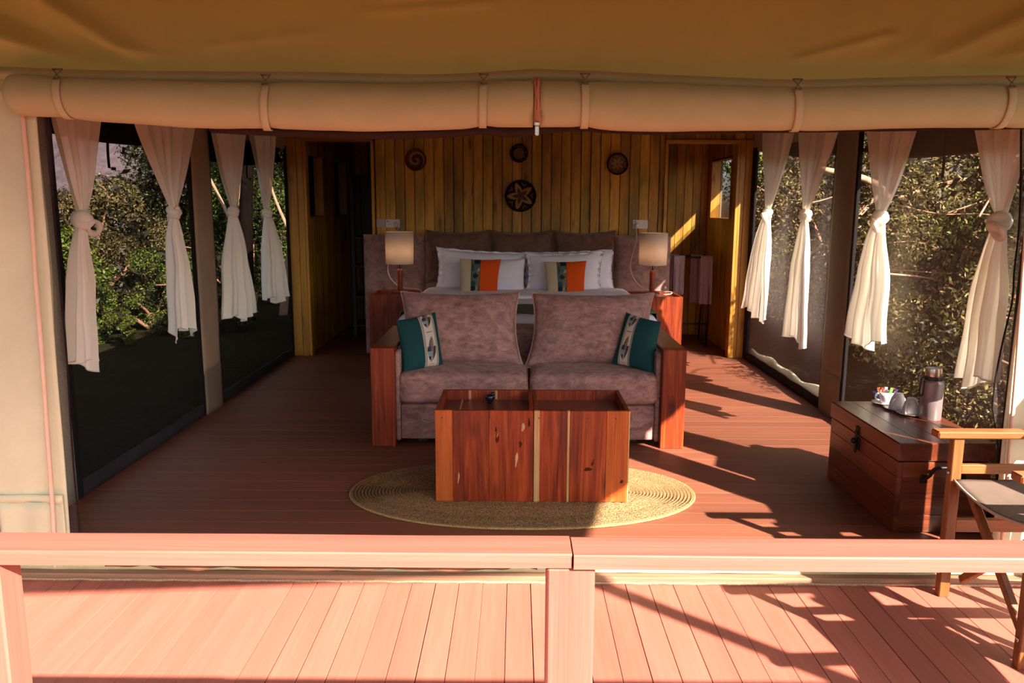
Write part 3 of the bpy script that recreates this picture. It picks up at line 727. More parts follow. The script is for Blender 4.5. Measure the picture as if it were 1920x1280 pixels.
# wall baskets
def basket(label, cx, cz, R, fn, rim=.006, depth=.03):
    mb = MB(); v = []; f = []; col = []
    nr, na = 30, 96
    for i in range(nr + 1):
        r = i / nr
        for j in range(na):
            a = 2 * math.pi * j / na
            y = BY - .008 - depth * (r ** 2) - .0018 * math.cos(r * 15 * 2 * math.pi)
            v.append((cx + R * r * math.cos(a), y, cz + R * r * math.sin(a))); col.append(fn(r, a))
    for i in range(nr):
        for j in range(na): f.append((i * na + j, i * na + (j + 1) % na, (i + 1) * na + (j + 1) % na, (i + 1) * na + j))
    b = len(v)
    for j in range(na):
        a = 2 * math.pi * j / na; v.append((cx + R * .55 * math.cos(a), BY - .004, cz + R * .55 * math.sin(a))); col.append(fn(1, a))
    for j in range(na): f.append((nr * na + j, nr * na + (j + 1) % na, b + (j + 1) % na, b + j))
    mb.add(v, f); mb.col = col
    t = thing('wall_basket', label, 'wall basket', (cx, BY - .01, cz), 'woven baskets on the wooden wall')
    link('woven_bowl', mb, SKETCH, t, smooth=True)
    rp = [(cx + R * math.cos(2 * math.pi * j / 48), BY - .010 - depth, cz + R * math.sin(2 * math.pi * j / 48)) for j in range(48)]
    m2 = MB().tube(rp, rim, 7, closed=True); m2.col = [fn(1, 0)] * len(m2.v)
    link('rim', m2, SKETCH, t, smooth=True)
K_ = (.016, .010, .010); TAN = (.36, .19, .075); BRN = (.11, .045, .028); MAR = (.085, .012, .016); GRY = (.16, .11, .085)
def f_spiral(r, a):
    q = ((a / (2 * math.pi)) + 1.45 * r + .30) % 1
    if r > .93: return MAR if math.sin(a + 2) > -.2 else GRY
    return MAR if q < .38 else ((.30, .165, .07) if q < .72 else (.11, .06, .03))
def f_ring(r, a):
    if r > .93: return K_
    if .66 < r < .78: return K_
    if r >= .78: return GRY if (math.sin(a * 9) > -.3 and -1.7 < ((a + .2 + math.pi) % (2 * math.pi)) - math.pi < 2.3) else K_
    return (.20, .10, .05) if r < .6 else (.24, .13, .06)
def star(r, a, n, rot, ro, ri):
    s = ((a - rot) % (2 * math.pi / n)) / (2 * math.pi / n); k = abs(s - .5) * 2     # 1 at the tips
    return r / (ri + (ro - ri) * k ** 1.25)
def f_star(r, a):
    q = star(r, a, 5, math.radians(110), .93, .36)
    if q < .60: return BRN
    if q < 1: return TAN
    if r > .93: return K_
    s = (((a - math.radians(110)) % (2 * math.pi / 5)) / (2 * math.pi / 5)); k = abs(s - .5)
    return (.20, .09, .06) if (.66 < r < .86 and abs((r - .66) - k * 1.3) < .05) else K_
def f_star2(r, a):
    if r > .88: return K_
    q = star(r, a, 7, .35, .86, .40)
    if r < .07: return BRN
    if q < .88: return (.34, .20, .09)
    if q < 1.08: return K_
    w = (q - 1.08) % .34
    return (.30, .19, .11) if w < .19 else K_
basket('woven wall basket with a maroon and cream spiral, above the left lamp', -.985, 1.935, .098, f_spiral)
basket('small dark woven wall basket with a plain brown centre, topmost at mid wall', .017, 2.002, .080, f_ring, .009)
basket('large dark woven wall basket with a brown five-petal star over the bed', .035, 1.597, .148, f_star)
basket('pale woven wall basket with a zigzag star, on the right of the wall', .972, 1.905, .098, f_star2, .007)

# ------------------------------------------------------------------ sockets
def socket(label, x0, x1, z0, z1, kind, group=None):
    t = thing('wall_socket' if kind != 'switch' else 'light_switch', label, 'socket' if kind != 'switch' else 'switch', ((x0 + x1) / 2, BY - .006, z0))
    link('face_plate', MB().box(x0, x1, BY - .014, BY - .001, z0, z1, .003), PLASTIC if kind != 'switch' else PLASTICG, t)
    if kind == 'switch':
        w = (x1 - x0)
        for k in (0, 1): link('rocker', MB().box(x0 + w * (.26 + .25 * k), x0 + w * (.48 + .25 * k), BY - .018, BY - .013, z0 + .022, z1 - .022, .002), PLASTICG, t)
    else:
        xc = (x0 + x1) / 2
        for k, s in enumerate((-1, 1)):
            c = xc + s * (x1 - x0) * .24; zc = (z0 + z1) / 2
            m = MB()
            for dx, dz, ww, hh in ((0, .016, .004, .010), (-.011, -.008, .009, .004), (.011, -.008, .009, .004)):
                m.box(c + dx - ww / 2, c + dx + ww / 2, BY - .0150, BY - .0138, zc + dz - hh / 2, zc + dz + hh / 2)
            link('socket_holes', m, SOCKD, t)
            link('toggle', MB().box(c - .005 + s * .016, c + .005 + s * .016, BY - .018, BY - .0135, z1 - .026, z1 - .012, .001), SOCKD if s < 0 else PLASTIC, t)
        px = xc + (.24 if kind == 'plug_right' else -.24) * (x1 - x0)
        link('plug', MB().lathe([(.0, 0), (.024, 0), (.026, .01), (.022, .03), (.0, .034)], 20, (px, BY - .014, (z0 + z1) / 2 - .012), Matrix.Rotation(math.pi / 2, 4, 'X')), PLASTIC, t, smooth=True)
socket('grey double light switch on the wooden wall left of the double socket', -1.386, -1.296, 1.287, 1.369, 'switch')
socket('white double wall socket with a plug above the left lamp', -1.293, -1.152, 1.285, 1.366, 'plug_right')
socket('white double wall socket with a plugged white cord above the right lamp', 1.140, 1.288, 1.283, 1.371, 'plug_left')

# ------------------------------------------------------------------ soft things
def pillow_mesh(TL, TR, BR, BL, T, pinch=.07, n=26, flange=0, seed=0, wrinkle=.006, colfn=None, power=.5, back=.6, sag=0.0):
    TL, TR, BR, BL = map(Vector, (TL, TR, BR, BL))
    nrm = (TR - TL + BR - BL).cross(TL - BL + TR - BR).normalized()      # faces the viewer for u right, v up
    mb = MB(); v = []; f = []; col = []; idx = {}
    fl = 1 - flange
    def pos(u, v_, side):
        uu = u * (1 - pinch * (1 - v_ * v_) * u * u); vv = v_ * (1 - pinch * (1 - u * u) * v_ * v_)
        a, b = (uu + 1) / 2, (vv + 1) / 2
        p = (BL * (1 - a) + BR * a) * (1 - b) + (TL * (1 - a) + TR * a) * b
        qu, qv = min(1, abs(u) / fl), min(1, abs(v_) / fl)
        th = T * (max(0, 1 - qu ** 2.3) ** power) * (max(0, 1 - qv ** 2.3) ** power) * (1 - sag * (v_ + 1) / 2)
        w = wrinkle * N3(p.x * 9 + seed, p.y * 9, p.z * 9) * (th / T) ** .4
        e = (1 - min(1, (1 - max(abs(u), abs(v_))) * 5)) * wrinkle * 1.3 * math.sin(math.atan2(v_, u) * 23 + seed)
        if flange: w += e
        return p + nrm * (side * (th * (1 if side > 0 else back)) + w)
    for side in (1, -1):
        for j in range(n + 1):
            for i in range(n + 1):
                border = i in (0, n) or j in (0, n)
                if side < 0 and border: continue
                u, vv = 2 * i / n - 1, 2 * j / n - 1
                idx[i, j, side] = len(v); v.append(pos(u, vv, side)); 
                if border: idx[i, j, -1] = idx[i, j, 1]
                if colfn: col.append(colfn((u + 1) / 2, (vv + 1) / 2, side))
    for side in (1, -1):
        for j in range(n):
            for i in range(n):
                q = (idx[i, j, side], idx[i + 1, j, side], idx[i + 1, j + 1, side], idx[i, j + 1, side])
                f.append(q if side > 0 else q[::-1])
    mb.add(v, f)
    if colfn: mb.col = col
    ring = [v[idx[i, 0, 1]] for i in range(n)] + [v[idx[n, j, 1]] for j in range(n)] + [v[idx[i, n, 1]] for i in range(n, 0, -1)] + [v[idx[0, j, 1]] for j in range(n, 0, -1)]
    return mb, ring
def cushion(name, label, cat, mat, corners, T, piping=None, group=None, **kw):
    mb, ring = pillow_mesh(*corners, T, **kw)
    c = [Vector(p) for p in corners]; base = (c[2] + c[3]) / 2
    t = thing(name, label, cat, tuple(base), group)
    link('cover', mb, mat, t, smooth=True)
    if piping: link('piping', MB().tube(ring, piping[1], 6, closed=True), piping[0], t, smooth=True)
    return t

# ------------------------------------------------------------------ bed
def bed():
    t = thing('bed', 'double bed with a panelled taupe velvet headboard against the wooden wall', 'bed', (.05, 6.9, 0))
    for a, b in ((-1.50, -.905), (-.90, .955), (.96, 1.505)):
        n = 10 if b - a < 1 else 24
        def hp(u, v, a=a, b=b):
            e = min(u, 1 - u) * (b - a); ez = min(v, 1 - v) * 1.2
            d = .03 * (1 - math.exp(-e / .015)) * (1 - math.exp(-ez / .015))
            return (lerp(a, b, u), 7.885 - d + .003 * N3(u * 4, v * 4, 0), lerp(.04, 1.218, v))
        mb = MB().grid(hp, n * 3, 40); mb.box(a, b, 7.88, 7.955, .04, 1.218)
        link('headboard_panel', mb, VELVETD, t, smooth=False, angle=40)
    link('bed_base', MB().box(-.83, 1.00, 5.90, 7.84, .06, .36, .02), VELVETD, t)
    for x in (-.78, .95):
        for y in (5.95, 7.78): link('leg', MB().box(x - .03, x + .03, y - .03, y + .03, 0, .06), DARKW, t)
    link('mattress', MB().box(-.86, 1.03, 5.87, 7.86, .36, .62, .05), WHITE, t)
    # duvet
    def cover(x0, x1, y0, y1, zt, drop, sd, rs=.06, front=True):
        def fn(u, v):
            # u across, v along; both extend over the edges
            W = x1 - x0; L = y1 - y0; s = u * (W + 2 * drop) - drop; q = v * (L + (drop if front else 0)) - (drop if front else 0)
            z = zt; x = x0 + s; y = y0 + q
            if s < 0: z -= -s; x = x0 + .02 * math.sin(-s / drop * 3)
            elif s > W: z -= (s - W); x = x1 - .02 * math.sin((s - W) / drop * 3)
            if q < 0: z -= -q; y = y0
            e = min(max(0, s), max(0, W - s), max(0, q) if front else 9)
            if 0 <= e < rs: z -= rs * .35 * (1 - e / rs) ** 2
            nz = N3(x * 3 + sd, y * 3, z * 3) * .012 + N3(x * 8, y * 8 + sd, z * 6) * .004
            return (x + nz, y - nz * .5, z + nz)
        return fn
    d = thing('duvet', 'white cotton duvet spread over the bed with drooping sides', 'bedding', (.08, 6.6, .62))
    link('duvet_cover', MB().grid(cover(-.87, 1.04, 5.855, 7.55, .695, .30, 1), 70, 60), WHITE, d, smooth=True, solid=.02)
    s = thing('turned_sheet', 'white folded-back top sheet lying across the bed below the pillows', 'bedding', (.08, 7.3, .7))
    def sh(u, v):
        x = lerp(-.88, 1.05, u); a = v
        y = lerp(6.85, 7.46, a); z = .722 + .016 * math.sin(min(1, a * 5) * math.pi / 2) + .004 * N3(x * 6, y * 6, 2)
        e = min(x + .88, 1.05 - x)
        z -= .05 * max(0, 1 - e / .10) ** 2
        return (x, y, z)
    link('sheet_fold', MB().grid(sh, 60, 14), WHITE, s, smooth=True, solid=.02)
    r = thing('bed_runner', 'sage green bed runner lying across the foot of the white duvet', 'bedding', (.08, 6.15, .7))
    def rn(u, v):
        p = cover(-.885, 1.055, 5.84, 7.5, .712, .28, 1)(u, .0)
        x = p[0]; y = lerp(5.93, 6.42, v)
        return (x, y, p[2] + .28 + .003 * N3(x * 9, y * 9, 0) if False else .716 - max(0, -(u * (1.94 + .56) - .28)) - max(0, (u * (1.94 + .56) - .28) - 1.94) + .003 * N3(x * 9, y * 9, 0))
    link('runner_cloth', MB().grid(rn, 60, 12), GREEN, r, smooth=True, solid=.006)
bed()
G = 'brown velvet cushions along the headboard'
for k, (a, b, lab) in enumerate(((-.878, -.262, 'dark brown velvet cushion at the left end of the headboard row'), (-.262, .343, 'dark brown velvet cushion in the middle of the headboard row'), (.346, .952, 'dark brown velvet cushion at the right end of the headboard row'))):
    cushion('headboard_cushion', lab, 'cushion', VELVETB, ((a, 7.80, 1.268), (b, 7.80, 1.270), (b, 7.74, .76), (a, 7.74, .76)), .075, (VELVETB, .006), G, pinch=.13, seed=k, back=.5, n=34, wrinkle=.012)
G = 'white bed pillows'
cushion('pillow', 'white back pillow at the left with a wide frilled edge', 'pillow', WHITE, ((-.765, 7.60, 1.118), (.115, 7.60, 1.07), (.10, 7.50, .70), (-.775, 7.50, .695)), .09, None, G, pinch=.075, n=48, flange=.11, seed=3, wrinkle=.012)
cushion('pillow', 'white back pillow at the right, its tip standing clear behind the others', 'pillow', WHITE, ((.05, 7.64, 1.07), (.925, 7.62, 1.105), (.93, 7.52, .70), (.05, 7.52, .70)), .09, None, G, pinch=.06, n=48, flange=.05, seed=5, wrinkle=.008)
cushion('pillow', 'white front pillow leaning left of the middle of the bed', 'pillow', WHITE, ((-.52, 7.43, .99), (.078, 7.43, 1.02), (.078, 7.31, .705), (-.525, 7.31, .70)), .095, None, G, pinch=.04, n=40, seed=8, wrinkle=.008)
cushion('pillow', 'white front pillow leaning right of the middle of the bed', 'pillow', WHITE, ((.075, 7.48, 1.062), (.82, 7.50, 1.095), (.79, 7.37, .70), (.075, 7.35, .70)), .085, None, G, pinch=.085, n=48, flange=.09, seed=12, wrinkle=.012)
def patch_print(u, v, side):
    if side < 0: return (.55, .16, .03)
    CR = (.56, .46, .30); OR = (.72, .085, .008); TE = (.035, .085, .085); DK = (.012, .02, .03); GB = (.10, .125, .125); BR2 = (.22, .13, .065)
    if u < .29: return CR
    if u > .52: return OR
    x = (u - .29) / .23; y = v
    if x < .05 or x > .95: return (.10, .09, .02)
    if abs(x - .5) / .34 + abs(y - .50) / .085 < 1: return (.01, .035, .05)
    if y > .84: return DK if x > .35 else BR2
    if y > .62: return (.40, .32, .18) if (x > .62 and y < .72 and (x - .62) > (y - .62) * 2) else GB if x > .3 else TE
    if y < .10: return (.36, .30, .18) if .35 < x < .65 else (.02, .09, .11)
    if y < .22: return (.34, .28, .17) if x > .55 and x < .8 else DK if x < .5 else TE
    if x < .5: return (.02, .075, .095) if y < .36 else GB
    return BR2 if x < .5 + (y - .1) * .9 else (.16, .18, .165)
G = 'patchwork cushions on the bed'
cushion('patchwork_cushion', 'cream, teal and orange patchwork cushion on the left half of the bed', 'cushion', PRINT, ((-.518, 7.26, 1.03), (-.142, 7.27, 1.023), (-.175, 7.17, .705), (-.512, 7.16, .705)), .055, None, G, pinch=.05, n=110, seed=2, colfn=patch_print, wrinkle=.003)
cushion('patchwork_cushion', 'cream, teal and orange patchwork cushion on the right half of the bed', 'cushion', PRINT, ((.247, 7.26, 1.005), (.633, 7.27, 1.014), (.610, 7.17, .705), (.275, 7.16, .705)), .055, None, G, pinch=.05, n=110, seed=6, colfn=patch_print, wrinkle=.003)

# ------------------------------------------------------------------ bedside tables and lamps
def tray_box(t, x0, x1, y0, y1, h, boards, mats=(ROSE, ROSEX, ROSEY), recess=.055, th=.02, zb=.004):
    """box table: front of upright boards, sides, a top sunk below the rim"""
    for a, b, m in boards:
        link('front_board', MB().box(a + .0004, b - .0004, y0, y0 + th, zb, h, .0012), m, t)
    link('side_panel', MB().box(x0, x0 + th, y0 + th, y1, zb, h, .0015), mats[0], t)
    link('side_panel', MB().box(x1 - th, x1, y0 + th, y1, zb, h, .0015), mats[0], t)
    n = len(boards)
    for k in range(4):
        a, b = lerp(x0 + th, x1 - th, k / 4), lerp(x0 + th, x1 - th, (k + 1) / 4)
        link('back_board', MB().box(a + .0004, b - .0004, y1 - th, y1, zb, h, .0012), mats[0], t)
    link('sunk_top', MB().box(x0 + th, x1 - th, y0 + th, y1 - th, h - recess - .02, h - recess, .001), mats[2], t)
def nightstand(x0, x1, label):
    t = thing('nightstand', label, 'bedside table', ((x0 + x1) / 2, 7.5, 0), 'rosewood bedside boxes')
    w = x1 - x0
    tray_box(t, x0, x1, 7.25, 7.74, .69, [(x0, x0 + w * .36, ROSE), (x0 + w * .36, x0 + w * .70, ROSE), (x0 + w * .70, x1, ROSE)], recess=.022)
nightstand(-1.345, -.845, 'rosewood box bedside table on the left of the bed, in shade')
nightstand(1.015, 1.515, 'rosewood box bedside table on the right of the bed, glowing in the sun')
def lamp(cx, cy, z0, label, cord):
    t = thing('table_lamp', label, 'lamp', (cx, cy, z0), 'bedside lamps')
    link('base', MB().lathe([(0, 0), (.075, 0), (.078, .006), (.07, .018), (.03, .024), (0, .024)], 28, (cx, cy, z0)), ROSE, t, smooth=False, angle=35)
    link('stem', MB().lathe([(.024, .02), (.026, .05), (.023, .12), (.025, .20), (.022, .225), (0, .225)], 20, (cx, cy, z0)), ROSE, t, smooth=True)
    h = MB()
    h.tube([(cx + .02 * math.cos(a), cy, z0 + .255 + .028 * math.sin(a)) for a in [k * math.pi / 8 for k in range(16)]], .003, 6, closed=True)
    h.tube([(cx, cy, z0 + .222), (cx, cy, z0 + .36)], .006, 8); h.lathe([(.012, .27), (.014, .28), (.014, .33), (0, .335)], 12, (cx, cy, z0))
    link('lamp_holder', h, DMETAL, t, smooth=True)
    link('bulb', MB().lathe([(.012, .33), (.026, .36), (.030, .385), (.022, .41), (0, .42)], 14, (cx, cy, z0)), BULB, t, smooth=True)
    link('lamp_shade', MB().lathe([(.126, .275), (.129, .42), (.130, .568)], 40, (cx, cy, z0)), SHADE, t, smooth=True, solid=.003)
    rg = MB()
    for z, r in ((.276, .1265), (.567, .1305)): rg.tube([(cx + r * math.cos(k * math.pi / 20), cy + r * math.sin(k * math.pi / 20), z0 + z) for k in range(40)], .003, 6, closed=True)
    link('shade_trim', rg, SHADE, t, smooth=True)
    link('power_cord', MB().tube(smooth_path(cord, 7), .0045, 6), CORDM, t, smooth=True)
lamp(-1.092, 7.48, .69, 'small table lamp with a cream drum shade on the left bedside table',
     [(-1.16, 7.952, 1.29), (-1.19, 7.80, 1.20), (-1.235, 7.70, .95), (-1.215, 7.62, .84), (-1.13, 7.55, .755), (-1.05, 7.50, .735), (-.93, 7.50, .725), (-.885, 7.45, .70), (-.92, 7.40, .697), (-1.04, 7.42, .698), (-1.09, 7.45, .70)])
lamp(1.268, 7.48, .69, 'small table lamp with a cream drum shade on the right bedside table',
     [(1.17, 7.952, 1.30), (1.155, 7.80, 1.18), (1.105, 7.74, 1.0), (1.10, 7.73, .90), (1.14, 7.70, .80), (1.22, 7.62, .725), (1.35, 7.52, .712), (1.435, 7.46, .715), (1.44, 7.42, .702), (1.36, 7.38, .697), (1.27, 7.40, .698)])

# ------------------------------------------------------------------ towel stand
def towel_stand():
    t = thing('towel_stand', 'black metal towel stand inside the right doorway', 'towel stand', (1.95, 8.8, 0))
    r = .011
    for y in (8.62, 8.92):
        x0, x1 = 1.70, 2.09
        link('top_bar', MB().tube([(x0, y, .965), (x1, y, .965)], r, 8), BLACKM, t, smooth=True)
    for x in (1.70, 2.09):
        for s, y in ((-1, 8.62), (1, 8.92)):
            link('leg', MB().tube([(x, y, .965), (x - .03, y + s * .03, .012)], r, 8), BLACKM, t, smooth=True)
        link('foot_bar', MB().tube([(x - .03, 8.58, .012), (x - .03, 8.96, .012)], r, 8), BLACKM, t, smooth=True)
    link('cross_bar', MB().tube([(1.68, 8.59, .25), (2.07, 8.59, .25)], r * .8, 8), BLACKM, t, smooth=True)
    def towel(x0, x1, y, zl, label, sd):
        def fn(u, v):
            x = lerp(x0, x1, u) + .008 * N3(u * 2, v * 3, sd); a = v * 2 - 1
            L = zl; arc = .045
            if abs(a) < .12:
                th = a / .12 * math.pi / 2; yy = y + .016 * math.sin(th); z = .965 + .016 * math.cos(th)
            else:
                q = (abs(a) - .12) / .88; yy = y + math.copysign(.016 + .012 * q, a); z = .965 - q * (L if a < 0 else L * .8)
            f = .010 * math.sin(u * 14 + sd) * min(1, abs(a) * 1.5)
            return (x, yy + f, z)
        o = thing('towel', label, 'towel', ((x0 + x1) / 2, y, .965), 'mauve towels on the stand')
        link('cloth', MB().grid(fn, 18, 50), TOWEL, o, smooth=True, solid=.01)
    towel(1.685, 1.80, 8.62, .40, 'mauve towel over the front bar of the stand, left end', 1)
    towel(1.66, 1.80, 8.92, .38, 'mauve towel over the back bar of the stand, left end', 2)
    towel(1.97, 2.10, 8.62, .50, 'mauve towel over the front bar of the stand, right end', 3)
    towel(1.93, 2.06, 8.92, .52, 'mauve towel over the back bar of the stand, right end', 4)
towel_stand()

# ------------------------------------------------------------------ sofa
def soft_box(x0, x1, y0, y1, z0, z1, r, crown=0.0, sd=0, wr=.004, n=20):
    bm = bmesh.new(); bmesh.ops.create_cube(bm, size=2)
    bmesh.ops.subdivide_edges(bm, edges=bm.edges[:], cuts=n, use_grid_fill=True)
    c = Vector(((x0 + x1) / 2, (y0 + y1) / 2, (z0 + z1) / 2)); h = Vector(((x1 - x0) / 2, (y1 - y0) / 2, (z1 - z0) / 2))
    mb = MB(); vs = []
    for v in bm.verts:
        p = Vector((v.co.x * h.x, v.co.y * h.y, v.co.z * h.z))
        q = Vector((max(-h.x + r, min(h.x - r, p.x)), max(-h.y + r, min(h.y - r, p.y)), max(-h.z + r, min(h.z - r, p.z))))
        d = p - q
        if d.length > 1e-6: p = q + d.normalized() * min(d.length, r) if d.length > r else p
        u, w = p.x / h.x, p.y / h.y
        if p.z > 0: p.z += crown * (1 - u * u) * (1 - w * w)
        k = N3(p.x * 6 + sd, p.y * 6, p.z * 6) * wr
        vs.append(c + p + p.normalized() * k)
    bm.verts.index_update()
    mb.add(vs, [tuple(v.index for v in f.verts) for f in bm.faces]); bm.free(); return mb
def sofa():
    t = thing('sofa', 'two-seat taupe velvet sofa with broad rosewood arm panels at the foot of the bed', 'sofa', (.075, 5.3, 0))
    for s, x0, x1, y0 in ((-1, -.905, -.757, 4.862), (1, .905, 1.052, 4.852)):
        a = link('arm_panel', MB().box(x0, x1, y0, y0 + .06, 0, .632, .004), ROSE, t)
        link('arm_top', MB().box(x0, x1, y0 + .0605, 5.80, .60, .632, .004), ROSEY, t)
        xo = x0 if s < 0 else x1 - .03
        link('arm_side', MB().box(xo, xo + .03, y0 + .0605, 5.80, .0, .599, .003), ROSEY, t)
        xi = x1 - .002 if s < 0 else x0 - .028
        link('arm_padding', MB().box(xi, xi + .03, 4.90, 5.70, .03, .60, .008), VELVET, t)
    link('sofa_base', soft_box(-.728, .876, 4.905, 5.74, .035, .262, .015, 0, 1, .002), VELVET, t, smooth=True)
    link('sofa_back', soft_box(-.728, .876, 5.56, 5.79, .04, .655, .03, 0, 2, .004), VELVET, t, smooth=True)
    link('seat_cushion', soft_box(-.742, .078, 4.872, 5.56, .27, .466, .05, .018, 3, .012), VELVET, t, smooth=True)
    link('seat_cushion', soft_box(.084, .900, 4.872, 5.56, .27, .466, .05, .018, 4, .012), VELVET, t, smooth=True)
    for x in (-.6, .75): link('foot', MB().box(x - .03, x + .03, 5.0, 5.06, 0, .036), DARKW, t)
sofa()
G = 'large velvet back cushions on the sofa'
cushion('back_cushion', 'large taupe velvet back cushion with piped edge on the left seat of the sofa', 'cushion', VELVET, ((-.785, 5.40, .925), (.020, 5.40, .925), (.048, 5.20, .445), (-.775, 5.20, .445)), .14, (VELVETP, .0065), G, pinch=.10, n=40, seed=21, wrinkle=.014, power=.42)
cushion('back_cushion', 'large taupe velvet back cushion with piped edge on the right seat of the sofa', 'cushion', VELVET, ((.103, 5.40, .922), (.930, 5.40, .922), (.915, 5.20, .445), (.058, 5.20, .445)), .14, (VELVETP, .0065), G, pinch=.10, n=40, seed=33, wrinkle=.014, power=.42)
def feather_print(flip, word):
    TEAL = (.010, .062, .066); CRM = (.62, .53, .47); BLK = (.02, .018, .022)
    def fn(u, v, side):
        if side < 0: return TEAL
        x = 1 - u if flip else u
        a, b = (.50, .86) if not flip else (.55, .84)
        if x < a or x > b: return TEAL
        s = (x - a) / (b - a)
        if flip: s = 1 - s
        for e, w in ((.05, .018), (.12, .018), (.95, .018), (.88, .018)):
            if abs(s - e) < w: return (.10, .07, .06)
        def feather(cy, L):
            t = (v - cy) / L
            if not -1 < t < 1: return None
            wd = .28 * (1 - abs(t) ** 2.2) * (1.15 if t < .2 else .85); q = s - .5 - .08 * t
            if abs(q) > wd: return None
            if abs(q + .02) < .025: return (.30, .22, .14)
            if -.82 < t < -.55 and -.22 < q < .0: return (.012, .02, .05)
            if -.15 < t < .2 and q < .05: return (.02, .045, .08)
            if t < -.0 and q < .02: return (.22, .30, .34)
            if t > .2: return (.12, .085, .075) if q < .08 else (.42, .35, .31)
            return (.07, .045, .035) if q > .1 else (.30, .27, .27)
        for cy, L in ((.32, .24), (.90, .18)):
            c = feather(cy, L)
            if c: return c
        if .04 < v < .05 and .3 < s < .7: return (.2, .18, .2)
        if abs(v - .64) < .013 and .26 < s < .76:
            k = (s - .26) / .5; z = (v - .64) / .013
            on = abs(z - .7 * math.sin(k * 34)) < .75
            return ((.05, .06, .10) if k < .5 else (.30, .19, .03)) if on and word else ((.05, .035, .03) if on else CRM)
        return CRM
    return fn
G = 'teal cushions with a printed feather band'
cushion('teal_cushion', 'teal cushion with a feather-printed cream band leaning on the left sofa arm', 'cushion', PRINT, ((-.770, 5.055, .776), (-.532, 5.21, .812), (-.476, 5.12, .475), (-.708, 4.95, .455)), .06, None, G, pinch=.045, n=150, seed=4, colfn=feather_print(False, True), wrinkle=.003)
cushion('teal_cushion', 'teal cushion with a feather-printed cream band leaning on the right sofa arm', 'cushion', PRINT, ((.720, 5.21, .816), (.922, 5.055, .776), (.862, 4.95, .462), (.625, 5.12, .492)), .06, None, G, pinch=.045, n=150, seed=7, colfn=feather_print(True, False), wrinkle=.003)

# ------------------------------------------------------------------ rug and coffee tables
def rug():
    cx, cy = .035, 4.055; mb = MB(); nr, na = 28, 160; core = .40; v = []; f = []; col = []; rr = random.Random(5)
    W = .497
    def ring(d, z):
        out = []
        for j in range(na):
            a = 2 * math.pi * j / na; c, s = math.cos(a), math.sin(a)
            ex = core * (abs(c) ** .75) * (1 if c > 0 else -1)
            out.append((cx + ex * min(1, d / .12 + .55) + d * c * 1.02, cy + d * s * (1 + .006 * math.sin(a * 3)), z))
        return out
    for i in range(nr * 2 + 1):
        d = .008 + (W - .008) * i / (nr * 2); z = .016 if i % 2 else .004
        if i == nr * 2: z = .007
        v += ring(d, z); b_ = rr.uniform(.85, 1.1)
        col += [((.39 * b_, .235 * b_, .105 * b_) if i % 2 else (.13, .07, .028)) for _ in range(na)]  # shade between the coils put into colour: dark grooves, pale crests
    v += ring(W + .001, .001); col += [(.3, .2, .08)] * na
    m = nr * 2 + 2
    for i in range(m - 1):
        for j in range(na): f.append((i * na + j, i * na + (j + 1) % na, (i + 1) * na + (j + 1) % na, (i + 1) * na + j))
    f.append(tuple(range(na)))
    mb.add(v, f); mb.col = col
    t = thing('rug', 'oval coiled sisal rug under the wooden coffee tables', 'rug', (cx, cy, 0))
    link('braid', mb, SISAL, t, smooth=True)
    eb = MB().tube([Vector(p) + Vector((0, 0, .0035)) for p in ring(W, .003)], .006, 6, closed=True); eb.col = [(.42, .28, .11)] * len(eb.v)
    link('edge_braid', eb, SISAL, t, smooth=True)
rug()
